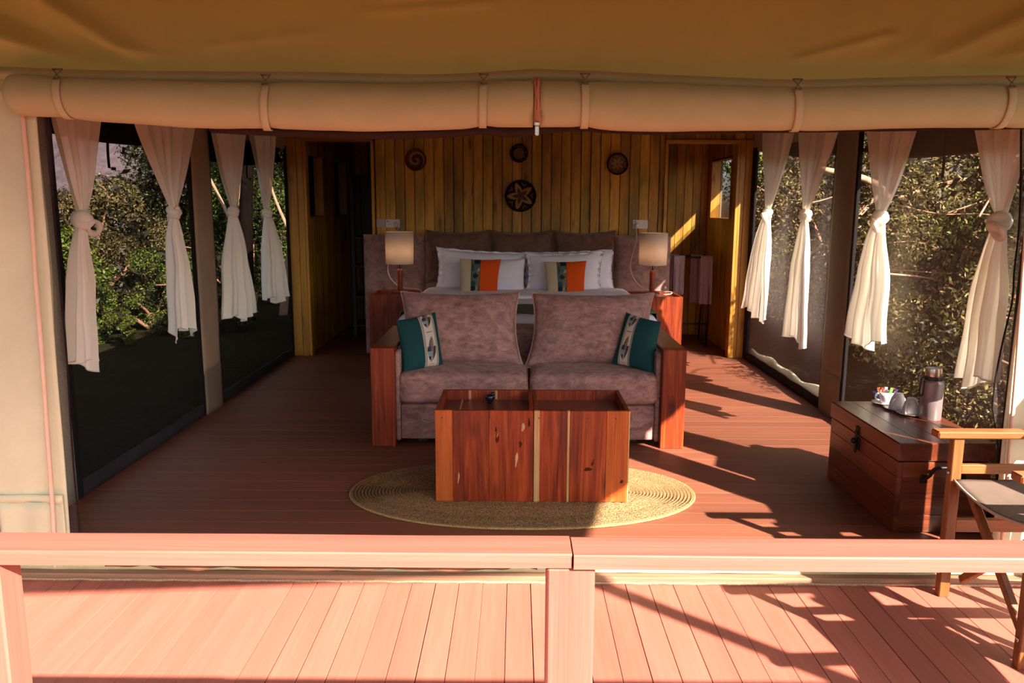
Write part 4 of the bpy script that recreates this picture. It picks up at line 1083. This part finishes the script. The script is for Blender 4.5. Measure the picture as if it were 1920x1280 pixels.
def coffee_tables():
    z = .0145
    t = thing('coffee_table', 'rosewood box coffee table with a sunk tray top, the left of the pair', 'coffee table', (-.16, 4.1, z), 'pair of rosewood box tables')
    y0, y1, h = 3.882, 4.352, .492
    tray_box(t, -.405, .088, y0, y1, h, [(-.405, -.317, ROSEL), (-.317, -.135, ROSE), (-.135, .088, ROSE)], zb=.0165)
    t2 = thing('coffee_table', 'rosewood box coffee table with pale sapwood streaks, the right of the pair', 'coffee table', (.33, 4.1, z), 'pair of rosewood box tables')
    tray_box(t2, .091, .572, y0, y1, h, [(.091, .121, SAP), (.121, .258, ROSE), (.258, .271, SAP), (.271, .455, ROSE), (.455, .564, ROSEL), (.564, .572, SAP)], zb=.0165)
    for tt in (t, t2):
        xs = (-.37, -.30, -.21, -.13) if tt is t else (.115, .225, .355, .50)
        m = MB()
        for x in xs: m.lathe([(0, 0), (.0035, 0), (.0035, .002), (0, .002)], 8, (x, y0 - .0005, .455), Matrix.Rotation(math.pi / 2, 4, 'X'))
        link('screw_heads', m, SOCKD, tt)
    link('sapwood_streak', MB().box(-.262, -.25, y1 - .0215, y1 - .0195, .44, h - .002), SAP, t)
    link('sapwood_streak', MB().box(-.115, -.102, y1 - .0215, y1 - .0195, .44, h - .002), SAP, t)
    link('sapwood_streak', MB().box(-.30, -.292, y0 + .02, y1 - .02, h - .0555, h - .0535), SAP, t)
    def lens(tt, name, x, z_, w_, h_, mat, tl=0):
        m = MB(); n = 16; v = [(x, y0 - .0012, z_)]
        for k in range(n):
            a = 2 * math.pi * k / n; dx = w_ * math.cos(a) * abs(math.cos(a)) ** .2 * (1 + .3 * math.sin(a * 3 + x * 40)); dz = h_ * math.sin(a)
            v.append((x + dx + tl * dz, y0 - .0007, z_ + dz)); 
        for k in range(n): v.append((v[1 + k][0], y0 + .002, v[1 + k][2]))
        f = [(0, 1 + k, 1 + (k + 1) % n) for k in range(n)] + [(1 + k, 1 + n + k, 1 + n + (k + 1) % n, 1 + (k + 1) % n) for k in range(n)]
        m.add(v, f); link(name, m, mat, tt)
    for x, z_, w_, h_ in ((-.094, .357, .005, .022), (.036, .407, .008, .022), (.004, .237, .006, .040), (-.289, .14, .004, .030)): lens(t, 'sapwood_fleck', x, z_, w_, h_, SAP, .1)
    for x, z_, w_, h_ in ((.023, .318, .008, .018), (.066, .432, .006, .024), (-.10, .395, .004, .014), (-.094, .352, .008, .029)): lens(t, 'knot', x, z_, w_, h_, KNOT)
    for x, z_, w_, h_ in ((.364, .19, .020, .010), (.39, .225, .007, .018), (.537, .126, .008, .009)): lens(t2, 'knot', x, z_, w_, h_, KNOT, .3)
    o = thing('ornament', 'small glossy black round ornament standing on the left coffee table', 'ornament', (-.142, 4.255, h - .055))
    c = (-.142, 4.255, h - .055)
    link('bowl', MB().lathe([(0, 0), (.014, 0), (.012, .008), (.020, .016), (.027, .030), (.025, .043), (.017, .050), (0, .051)], 24, c), BLACKG, o, smooth=True)
    link('head', MB().lathe([(0, -.012), (.009, -.008), (.013, 0), (.010, .008), (0, .012)], 16, (c[0] + .016, c[1], c[2] + .052)), BLACKG, o, smooth=True)
ROSEL = wood('rosewood_light', (.30, .055, .01), (.48, .105, .02), (.62, .17, .04), 2, 13, .9, .42, .08, coat=.06, spec=.3)
KNOT = wood('knot_wood', (.045, .008, .003), (.09, .014, .005), (.16, .025, .008), 2, 40, 8, .8, .2, spec=.1)
coffee_tables()

# ------------------------------------------------------------------ chest with tea things
def chest():
    x0, x1, y0, y1, h = 1.757, 2.20, 3.545, 4.352, .435
    t = thing('chest', 'dark rosewood storage chest with iron latch beside the right net window', 'chest', ((x0 + x1) / 2, (y0 + y1) / 2, 0))
    zs = [.004, .09, .18, .27, .345]
    for a, b in zip(zs, zs[1:]):
        g = .0006
        link('front_board', MB().box(x0 + .006, x0 + .028, y0 + .006, y1 - .006, a + g, b - g, .0015), CHESTY, t)
        link('end_board', MB().box(x0 + .0285, x1 - .006, y0 + .006, y0 + .028, a + g, b - g, .0015), CHESTX, t)
        link('end_board', MB().box(x0 + .0285, x1 - .006, y1 - .028, y1 - .006, a + g, b - g, .0015), CHESTX, t)
        link('back_board', MB().box(x1 - .028, x1 - .006, y0 + .0285, y1 - .0285, a + g, b - g, .0015), CHESTY, t)
    lid = link('lid', MB().box(x0, x1, y0, y1, .35, h, .004), CHESTY, t)
    for k in range(4):
        a, b = lerp(x0 + .003, x1 - .003, k / 4), lerp(x0 + .003, x1 - .003, (k + 1) / 4)
        link('lid_board', MB().box(a + .0008, b - .0008, y0 + .003, y1 - .003, h - .004, h + .0015, .001), CHESTY, lid)
    m = MB(); yl = 3.985
    m.box(x0 - .006, x0 + .001, yl - .018, yl + .018, .355, .395, .002)
    m.box(x0 - .012, x0 - .004, yl - .012, yl + .012, .255, .37, .003); m.box(x0 - .004, x0 + .008, yl - .022, yl + .022, .275, .335, .002)
    m.lathe([(0, 0), (.014, 0), (.016, .01), (.010, .02), (0, .022)], 14, (x0 - .010, yl, .318), Matrix.Rotation(-math.pi / 2, 4, 'Y'))
    link('latch', m, DMETAL, t, angle=40)
    m = MB()
    for x in (1.885, 2.065): m.box(x - .016, x + .016, y0 + .0, y0 + .007, .245, .285, .002)
    m.tube(smooth_path([(1.885, y0 - .004, .268), (1.90, y0 - .02, .29), (1.915, y0 - .03, .325), (1.975, y0 - .034, .332), (2.035, y0 - .03, .325), (2.05, y0 - .02, .29), (2.065, y0 - .004, .268)], 5), .008, 8)
    link('carry_handle', m, DMETAL, t, angle=50)
    # flask
    fx, fy, z = 2.118, 3.985, h + .0015
    f = thing('flask', 'tall brushed mauve-grey drinking flask with steel cap on the chest', 'flask', (fx, fy, z))
    link('body', MB().lathe([(0, 0), (.050, 0), (.0525, .005), (.0525, .185), (.050, .200), (.040, .207), (0, .207)], 32, (fx, fy, z)), FLASKM, f, smooth=False, angle=50)
    link('collar', MB().lathe([(.0, .204), (.046, .205), (.047, .214), (.044, .224), (0, .224)], 28, (fx, fy, z)), BLACKP, f, smooth=False, angle=50)
    link('cap', MB().lathe([(.040, .222), (.0405, .258), (.038, .266), (0, .268)], 28, (fx, fy, z)), STEELW, f, smooth=False, angle=50)
    link('carry_loop', MB().tube(smooth_path([(fx - .040, fy - .01, z + .216), (fx - .062, fy - .012, z + .218), (fx - .068, fy - .013, z + .19), (fx - .071, fy - .013, z + .14), (fx - .060, fy - .013, z + .122), (fx - .051, fy - .012, z + .15), (fx - .050, fy - .012, z + .20)], 5), .0045, 6), BLACKP, f, smooth=True)
    # saucers and cups
    def saucer(x, y, label):
        s = thing('saucer', label, 'saucer', (x, y, z), 'white saucers on the chest')
        link('plate', MB().lathe([(0, 0), (.035, 0), (.040, .003), (.068, .011), (.070, .013), (.060, .0105), (.03, .005), (0, .005)], 32, (x, y, z)), PORC, s, smooth=True)
    saucer(2.025, 4.285, 'white saucer under the upright cup of sachets')
    saucer(2.035, 4.165, 'white saucer under the middle upturned cup')
    saucer(2.055, 4.060, 'white saucer under the upturned cup next to the flask')
    def cup(x, y, z0, up, label, tilt=0):
        c = thing('teacup', label, 'cup', (x, y, z0), 'white cups on the chest')
        prof = [(0, 0), (.022, 0), (.024, .006), (.034, .02), (.042, .045), (.044, .066), (.0415, .066), (.038, .04), (.028, .014), (0, .010)]
        M = Matrix.Identity(4)
        hz = lambda q: q
        if not up:
            prof = [(r, .085 - q * 1.28) for r, q in prof]; hz = lambda q: .085 - q * 1.28
        link('cup_body', MB().lathe(prof, 28, (x, y, z0)), PORC, c, smooth=True)
        d = Vector((-.95, -.2 if up else -.75, 0)).normalized()
        pts = [Vector((x, y, z0)) + d * r + Vector((0, 0, hz(q))) for r, q in ((.041, .056), (.055, .058), (.066, .045), (.060, .028), (.036, .02))]
        link('handle', MB().tube(smooth_path(pts, 5), .0042, 7), PORC, c, smooth=True)
    cup(2.027, 4.285, z + .0052, True, 'white teacup holding coloured sachets on the chest')
    cup(2.037, 4.165, z + .0052, False, 'middle white cup standing upside down on the chest')
    cup(2.057, 4.060, z + .0052, False, 'white cup upside down beside the flask on the chest')
    cols = [('red', (.42, .02, .012), -.012, .0, -.15), ('orange', (.5, .10, .02), -.022, .010, -.25), ('yellow', (.40, .36, .05), .016, -.006, .1), ('blue striped', (.10, .14, .32), -.026, -.004, -.75), ('white', (.68, .66, .70), .0, .012, .05), ('brown', (.16, .06, .03), .022, .008, .3), ('green', (.10, .28, .05), .008, -.014, .2), ('purple', (.05, .03, .10), .024, -.004, .45)]
    for nm, c, dx, dy, tl in cols:
        mt = plain('sachet_' + nm.replace(' ', '_'), c, .35)
        o = thing('sachet', nm + ' sachet standing in the white teacup on the chest', 'sachet', (2.027 + dx, 4.285 + dy, z + .02), 'sachets in the teacup')
        M = Matrix.Translation((2.027 + dx, 4.285 + dy, z + .022)) @ Matrix.Rotation(tl, 4, 'Y') @ Matrix.Rotation(RND.uniform(-.6, .6), 4, 'Z')
        mb = MB(); mb.grid(lambda u, v: M @ Vector((lerp(-.008, .008, u), .003 * math.sin(u * math.pi) * math.sin(v * math.pi), v * .072)), 4, 8)
        mb.grid(lambda u, v: M @ Vector((lerp(-.008, .008, u), -.003 * math.sin(u * math.pi) * math.sin(v * math.pi), v * .072)), 4, 8)
        link('wrapper', mb, mt, o, smooth=True)
STEELW = plain('warm_steel', (.62, .50, .42), .22, Metallic=1.0)
chest()

# ------------------------------------------------------------------ folding chair
SEATC = fabric('chair_canvas', (.12, .088, .07), .9, .08, 12, .4)
def folding_chair(label):
    """director's chair facing -X, its front far post at the origin"""
    t = thing('director_chair', label, 'chair', (0, 0, 0), "folding wooden director's chairs on the deck")
    w, d = .50, .46                       # across (y, towards the viewer is negative), depth (x)
    for y in (0, -w):
        arm = link('armrest', MB().box(-.085, d + .06, y - .030, y + .030, .642, .670, .005), CHAIRX, t)
        link('front_post', MB().box(-.018, .022, y - .018, y + .018, 0, .6415, .003), CHAIRW, t)
        link('rear_post', MB().bar((d, y, 0), (d + .07, y, .98), .036, .030, .003, (1, 0, 0)), CHAIRW, t)
        link('side_rail', MB().box(.0225, d + .02, y - .012, y + .012, .500, .536, .003), CHAIRX, t)
        link('bottom_rail', MB().box(.0225, d - .015, y - .012, y + .012, .266, .318, .003), CHAIRX, t)
        m = MB()
        for zz in (.503, .10): m.lathe([(0, 0), (.009, 0), (.009, .004), (.005, .006), (0, .006)], 12, (-.018, y, zz), Matrix.Rotation(-math.pi / 2, 4, 'Y'))
        link('bolt', m, METAL, t, smooth=True)
    for k, x in enumerate((.03, d - .05)):
        link('cross_leg', MB().bar((x + .012, -.035, .462), (x + .012, -w + .01, .03), .030, .026, .003, (1, 0, 0)), CHAIRW, t)
        link('cross_leg', MB().bar((x + .040, -w + .035, .462), (x + .040, -.01, .07), .030, .026, .003, (1, 0, 0)), CHAIRW, t)
    for y in (-.036, -w + .036): link('seat_rail', MB().bar((.0, y, .462), (d, y, .462), .024, .026, .003), CHAIRX, t)
    def seat(u, v):
        y = lerp(-.030, -w + .030, v); x = lerp(-.012, d, u)
        return (x, y, .482 - .035 * math.sin(v * math.pi) * (1 - .2 * abs(u - .5)) + .002 * N3(u * 5, v * 5, 0))
    s = link('canvas_seat', MB().grid(seat, 16, 24), SEATC, t, smooth=True, solid=.006)
    link('seat_edge', MB().tube([Vector(seat(0, i / 24)) + Vector((0, 0, .001)) for i in range(25)], .0045, 6), SEATE, s, smooth=True)
    link('canvas_back', MB().grid(lambda u, v: (d + .045 + .03 * math.sin(u * math.pi) + (v - .5) * .015, lerp(.01, -w - .01, u), lerp(.70, .96, v)), 16, 8), SEATC, t, smooth=True, solid=.006)
    return t
SEATE = fabric('seat_hem', (.40, .33, .26), .9, .08, 12, .4)
def copy_tree(o, parent=None):
    c = o.copy(); COL.objects.link(c); c.parent = parent
    for ch in list(o.children): copy_tree(ch, c)
    return c
ch1 = folding_chair("wooden folding director's chair with grey canvas seat behind the railing beside the chest")
ch1.location = (1.675, 2.945, 0)
ch2 = copy_tree(ch1); ch2.location = (1.56, 2.17, 0); ch2.rotation_euler = (0, 0, math.radians(3))  # out of view, placed so its shadow darkens the deck
ch2['label'] = "second folding director's chair standing farther forward on the deck, by the awning pole"

# ------------------------------------------------------------------ railing
def railing():
    t = thing('railing', 'sunlit reddish wooden deck railing across the foreground', 'railing', (.07, 1.04, 0))
    zt = 1.04
    def rail(xa, xb, ya, za):
        mb = MB(); nu = 60
        prof = [(.0, 0), (-.004, -.001), (-.0345, 0), (-.0365, -.002), (-.0368, -.020), (.028, -.021), (.03, -.002)]
        v = []
        for i in range(nu + 1):
            x = lerp(xa, xb, i / nu)
            for k, (dy, dz) in enumerate(prof):
                v.append((x, ya + .03 + dy * .98 + .001 * N3(x * 3, dy * 9, 1) - .0, za + dz + (.0012 * N3(x * 4, dy * 30, 3))))
        n = len(prof); f = []
        for i in range(nu):
            for k in range(n): f.append((i * n + k, i * n + (k + 1) % n, (i + 1) * n + (k + 1) % n, (i + 1) * n + k))
        f.append(tuple(range(n))); f.append(tuple(nu * n + k for k in range(n)))
        mb.add(v, f); return mb
    link('top_rail', rail(-2.2, .0765, 1.016, zt), RAIL, t, angle=35)
    link('top_rail', rail(.0785, 2.3, 1.012, zt), RAIL, t, angle=35)
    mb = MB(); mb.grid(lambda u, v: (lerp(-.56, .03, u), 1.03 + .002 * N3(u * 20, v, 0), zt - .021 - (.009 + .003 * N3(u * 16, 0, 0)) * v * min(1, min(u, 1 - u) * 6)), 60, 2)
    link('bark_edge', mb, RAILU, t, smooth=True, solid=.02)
    for x0, x1 in ((-.765, -.700), (.043, .108), (.85, .915), (-1.6, -1.535)):
        link('post', MB().box(x0, x1, 1.012, 1.062, 0, zt - .0215, .003), POSTW, t)
railing()

# ------------------------------------------------------------------ trees and shrubs outside
def leaves(name, parent, clumps, n, size, cols, seed, squash=.8):
    rg = np.random.default_rng(seed)
    cl = np.array([c[:3] for c in clumps]); rad = np.array([c[3] for c in clumps])
    pw = rad ** 2; pick = rg.choice(len(cl), n, p=pw / pw.sum())
    d = rg.normal(size=(n, 3)); d /= np.linalg.norm(d, axis=1)[:, None]
    rr = rg.random(n) ** .45
    pos = cl[pick] + d * (rad[pick] * rr)[:, None] * np.array([1, 1, squash])
    a = rg.normal(size=(n, 3)); a /= np.linalg.norm(a, axis=1)[:, None]
    nn = d * .6 + rg.normal(size=(n, 3)) * .6 + np.array([0, 0, .45])
    b = np.cross(nn, a); b /= np.linalg.norm(b, axis=1)[:, None]
    a = np.cross(b, nn); a /= np.linalg.norm(a, axis=1)[:, None]
    nn /= np.linalg.norm(nn, axis=1)[:, None]
    s = size * (.6 + .8 * rg.random(n)); L = s[:, None]; W = (s * .42)[:, None]
    V = np.stack([pos - a * L * .5, pos + b * W * .5 + nn * W * .12, pos + a * L * .5, pos - b * W * .5 + nn * W * .12], 1).reshape(-1, 3)
    off = BASE.get(parent.name, Vector((0, 0, 0)))
    V = V - np.array(off)
    F = np.arange(n * 4).reshape(-1, 4)
    me = bpy.data.meshes.new(name); me.vertices.add(n * 4); me.vertices.foreach_set('co', V.astype(np.float32).ravel())
    me.loops.add(n * 4); me.loops.foreach_set('vertex_index', F.astype(np.int32).ravel())
    me.polygons.add(n); me.polygons.foreach_set('loop_start', (np.arange(n) * 4).astype(np.int32)); 
    me.update(calc_edges=True); me.validate()
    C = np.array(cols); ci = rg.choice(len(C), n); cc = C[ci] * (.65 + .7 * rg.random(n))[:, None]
    at = me.color_attributes.new('Col', 'FLOAT_COLOR', 'POINT')
    at.data.foreach_set('color', np.repeat(np.concatenate([cc, np.ones((n, 1))], 1), 4, axis=0).astype(np.float32).ravel())
    me.materials.append(LEAF)
    o = bpy.data.objects.new(name, me); COL.objects.link(o); o.parent = parent; o['kind'] = 'stuff'
    return o
GREENS = [(.055, .10, .012), (.09, .15, .018), (.15, .20, .03), (.035, .065, .012), (.20, .21, .05)]
OLIVES = [(.12, .115, .03), (.18, .16, .05), (.26, .21, .085), (.07, .07, .02), (.24, .18, .08), (.14, .08, .05)]
BROWNS = [(.12, .075, .035), (.17, .12, .05), (.08, .075, .02), (.22, .16, .08), (.05, .035, .02)]
LIMES = [(.08, .13, .010), (.13, .19, .018), (.045, .08, .01), (.17, .20, .035), (.08, .055, .025)]
def shrub(label, x, y, z, rx, ry, h, n, size, cols, seed, twigs=5, name='shrub', cat='shrub', twigm=None, nc=26):
    rr = random.Random(seed)
    t = thing(name, label, cat, (x, y, z))
    cl = []
    for k in range(nc):
        a = rr.random() * 6.283; q = math.sqrt(rr.random()); zz = rr.random()
        wv = math.sin(math.pi * min(1, .18 + zz * .8)) ** .6
        cl.append((x + rx * q * math.cos(a) * wv, y + ry * q * math.sin(a) * wv, z + .12 * h + zz * h * .82, (.22 + .22 * rr.random()) * min(rx, ry, h / 2) * 1.05))
    leaves('foliage', t, cl, int(n * 2.8), size * .50, cols, seed)
    leaves('inner_foliage', t, [(c[0] * .8 + x * .2, c[1] * .8 + y * .2 + .1, c[2], c[3]) for c in cl], n // 3, size * 1.5, [(.02, .022, .008), (.03, .028, .012), (.018, .012, .008)], seed + 1)  # near-black core leaves, shade inside the shrub put into their colour
    for k in range(twigs):
        c = cl[k * 3 % nc]
        p = [(x + rr.uniform(-.15, .15), y + rr.uniform(-.15, .15), z)]
        p.append((lerp(x, c[0], .5) + rr.uniform(-.2, .2), lerp(y, c[1], .5) + rr.uniform(-.2, .2), lerp(z, c[2], .6)))
        p.append((c[0], c[1], c[2])); e = (c[0] + (c[0] - x) * .45 + rr.uniform(-.5, .5), c[1] + rr.uniform(-.4, .2), c[2] + rr.uniform(-.1, .5)); p.append(e)
        sp = smooth_path(p, 5)
        link('branch', MB().tube(sp, [lerp(.030, .006, i / (len(sp) - 1)) for i in range(len(sp))], 6), twigm or TWIG, t, smooth=True)
    for k in range(twigs if x > 3.2 and y < 9 else 0):
        zc = z + h * rr.uniform(.25, .95); xa = x - rx * rr.uniform(.3, 1.0); ya = y + ry * rr.uniform(-1.1, .2)
        dx, dy = rr.uniform(.5, 1.3), rr.uniform(-.6, .9); sl = rr.uniform(-.25, .3)
        sp = smooth_path([(xa, ya, zc), (xa + dx * .35, ya + dy * .35, zc + sl * .5 + rr.uniform(-.05, .05)), (xa + dx * .7, ya + dy * .7, zc + sl * .7 + rr.uniform(-.06, .06)), (xa + dx, ya + dy, zc + sl)], 5)
        link('twig', MB().tube(sp, [lerp(.009, .003, i / (len(sp) - 1)) for i in range(len(sp))], 5), TWIG, t, smooth=True)
    return t
# right side
S_ = shrub
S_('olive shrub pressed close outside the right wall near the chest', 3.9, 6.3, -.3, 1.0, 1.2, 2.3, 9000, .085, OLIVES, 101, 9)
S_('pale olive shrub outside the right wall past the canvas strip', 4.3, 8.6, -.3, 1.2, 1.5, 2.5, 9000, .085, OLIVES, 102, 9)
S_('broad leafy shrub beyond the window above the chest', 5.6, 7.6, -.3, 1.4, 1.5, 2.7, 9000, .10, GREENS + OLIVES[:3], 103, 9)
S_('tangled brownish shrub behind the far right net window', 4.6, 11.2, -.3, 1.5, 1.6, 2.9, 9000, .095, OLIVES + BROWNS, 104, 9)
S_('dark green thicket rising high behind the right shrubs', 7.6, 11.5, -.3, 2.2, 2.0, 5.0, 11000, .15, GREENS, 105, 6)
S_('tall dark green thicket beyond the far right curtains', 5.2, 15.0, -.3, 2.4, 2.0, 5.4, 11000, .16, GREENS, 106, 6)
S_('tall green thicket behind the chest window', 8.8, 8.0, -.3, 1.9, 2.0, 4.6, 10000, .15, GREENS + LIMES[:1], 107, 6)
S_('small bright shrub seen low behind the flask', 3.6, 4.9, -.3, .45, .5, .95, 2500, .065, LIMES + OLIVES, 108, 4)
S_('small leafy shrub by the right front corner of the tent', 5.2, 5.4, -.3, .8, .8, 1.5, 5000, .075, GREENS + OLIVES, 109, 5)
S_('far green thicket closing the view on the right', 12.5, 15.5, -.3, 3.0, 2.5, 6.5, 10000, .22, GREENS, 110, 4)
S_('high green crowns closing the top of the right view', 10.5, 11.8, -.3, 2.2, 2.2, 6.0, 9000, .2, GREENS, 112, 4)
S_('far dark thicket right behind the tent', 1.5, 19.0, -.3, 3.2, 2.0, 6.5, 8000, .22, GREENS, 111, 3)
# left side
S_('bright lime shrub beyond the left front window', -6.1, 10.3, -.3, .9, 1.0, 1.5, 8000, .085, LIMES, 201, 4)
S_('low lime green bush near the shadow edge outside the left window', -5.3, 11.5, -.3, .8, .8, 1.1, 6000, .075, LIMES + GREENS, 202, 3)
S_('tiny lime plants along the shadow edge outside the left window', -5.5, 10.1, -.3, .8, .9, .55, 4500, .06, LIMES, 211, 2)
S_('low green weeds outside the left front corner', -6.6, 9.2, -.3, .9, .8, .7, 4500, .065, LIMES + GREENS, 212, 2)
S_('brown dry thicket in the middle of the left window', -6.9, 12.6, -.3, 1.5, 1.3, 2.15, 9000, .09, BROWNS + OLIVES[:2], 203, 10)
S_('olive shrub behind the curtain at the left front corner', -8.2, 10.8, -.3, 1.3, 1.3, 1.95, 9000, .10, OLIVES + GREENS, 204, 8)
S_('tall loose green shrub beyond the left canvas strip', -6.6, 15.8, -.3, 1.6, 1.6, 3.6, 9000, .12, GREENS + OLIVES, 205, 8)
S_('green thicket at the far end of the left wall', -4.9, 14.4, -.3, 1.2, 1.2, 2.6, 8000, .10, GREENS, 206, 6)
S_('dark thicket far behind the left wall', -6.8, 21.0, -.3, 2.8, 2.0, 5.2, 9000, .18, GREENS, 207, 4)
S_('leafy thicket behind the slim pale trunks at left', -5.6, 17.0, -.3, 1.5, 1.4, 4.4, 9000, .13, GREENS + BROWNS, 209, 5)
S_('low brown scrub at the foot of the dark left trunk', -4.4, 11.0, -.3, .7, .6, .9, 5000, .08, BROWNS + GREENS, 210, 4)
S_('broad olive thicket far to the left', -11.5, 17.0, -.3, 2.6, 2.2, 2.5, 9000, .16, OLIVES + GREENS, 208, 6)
def tree(label, pts, r0, mat, seed, crown=None, extra=()):
    t = thing('tree', label, 'tree', pts[0])
    sp = smooth_path(pts, 6)
    link('trunk', MB().tube(sp, [lerp(r0, r0 * .45, i / (len(sp) - 1)) for i in range(len(sp))], 10), mat, t, smooth=True)
    for e in extra:
        q = smooth_path(e, 5); link('branch', MB().tube(q, [lerp(r0 * .45, r0 * .15, i / (len(q) - 1)) for i in range(len(q))], 8), mat, t, smooth=True)
    if crown:
        x, y, z, R_ = crown; rr = random.Random(seed)
        cl = [(x + rr.uniform(-1, 1) * R_, y + rr.uniform(-1, 1) * R_, z + rr.uniform(-.5, .6) * R_, R_ * rr.uniform(.3, .5)) for _ in range(16)]
        leaves('foliage', t, cl, 7000, .13, GREENS, seed)
tree('tree with an upright trunk coloured dark as in shade beyond the far left net window', [(-4.15, 12.2, -.3), (-4.1, 12.2, 1.2), (-4.0, 12.3, 2.4), (-3.7, 12.4, 3.8)], .13, BARK, 301, (-3.6, 12.8, 4.6, 1.5), [[(-4.05, 12.2, 1.8), (-4.5, 12.3, 2.5), (-5.2, 12.4, 3.4)]])
tree('slim pale-trunked tree leaning beside the dark trunk at left', [(-4.72, 12.9, -.3), (-4.62, 12.9, .6), (-4.52, 12.9, 1.4), (-4.15, 13.0, 2.6)], .075, BARKP, 302, (-4.4, 13.4, 4.0, 1.2), [[(-4.55, 12.9, 1.2), (-4.9, 13, 1.9), (-5.3, 13.1, 2.6)]])
tree('second slim pale-trunked tree against the wooden corner at left', [(-3.75, 12.7, -.3), (-3.62, 12.7, .6), (-3.4, 12.7, 1.6), (-3.05, 12.8, 2.6)], .07, BARKP, 303, (-3.0, 13.6, 4.2, 1.2), [[(-3.55, 12.7, 1.0), (-3.85, 12.8, 1.7), (-4.0, 12.9, 2.4)]])
tree('gnarled tree spreading bare branches behind the right curtains', [(4.9, 9.9, -.3), (4.7, 9.9, .8), (4.4, 9.8, 1.7), (3.6, 9.7, 1.95)], .07, BARKP, 304, None, [[(4.5, 9.8, 1.6), (5.4, 9.6, 1.85), (6.4, 9.4, 1.75)], [(4.4, 9.8, 1.7), (4.0, 9.5, 1.4), (3.5, 9.3, .9)], [(4.7, 9.9, .8), (4.2, 9.6, .9), (3.7, 9.3, .6)]])
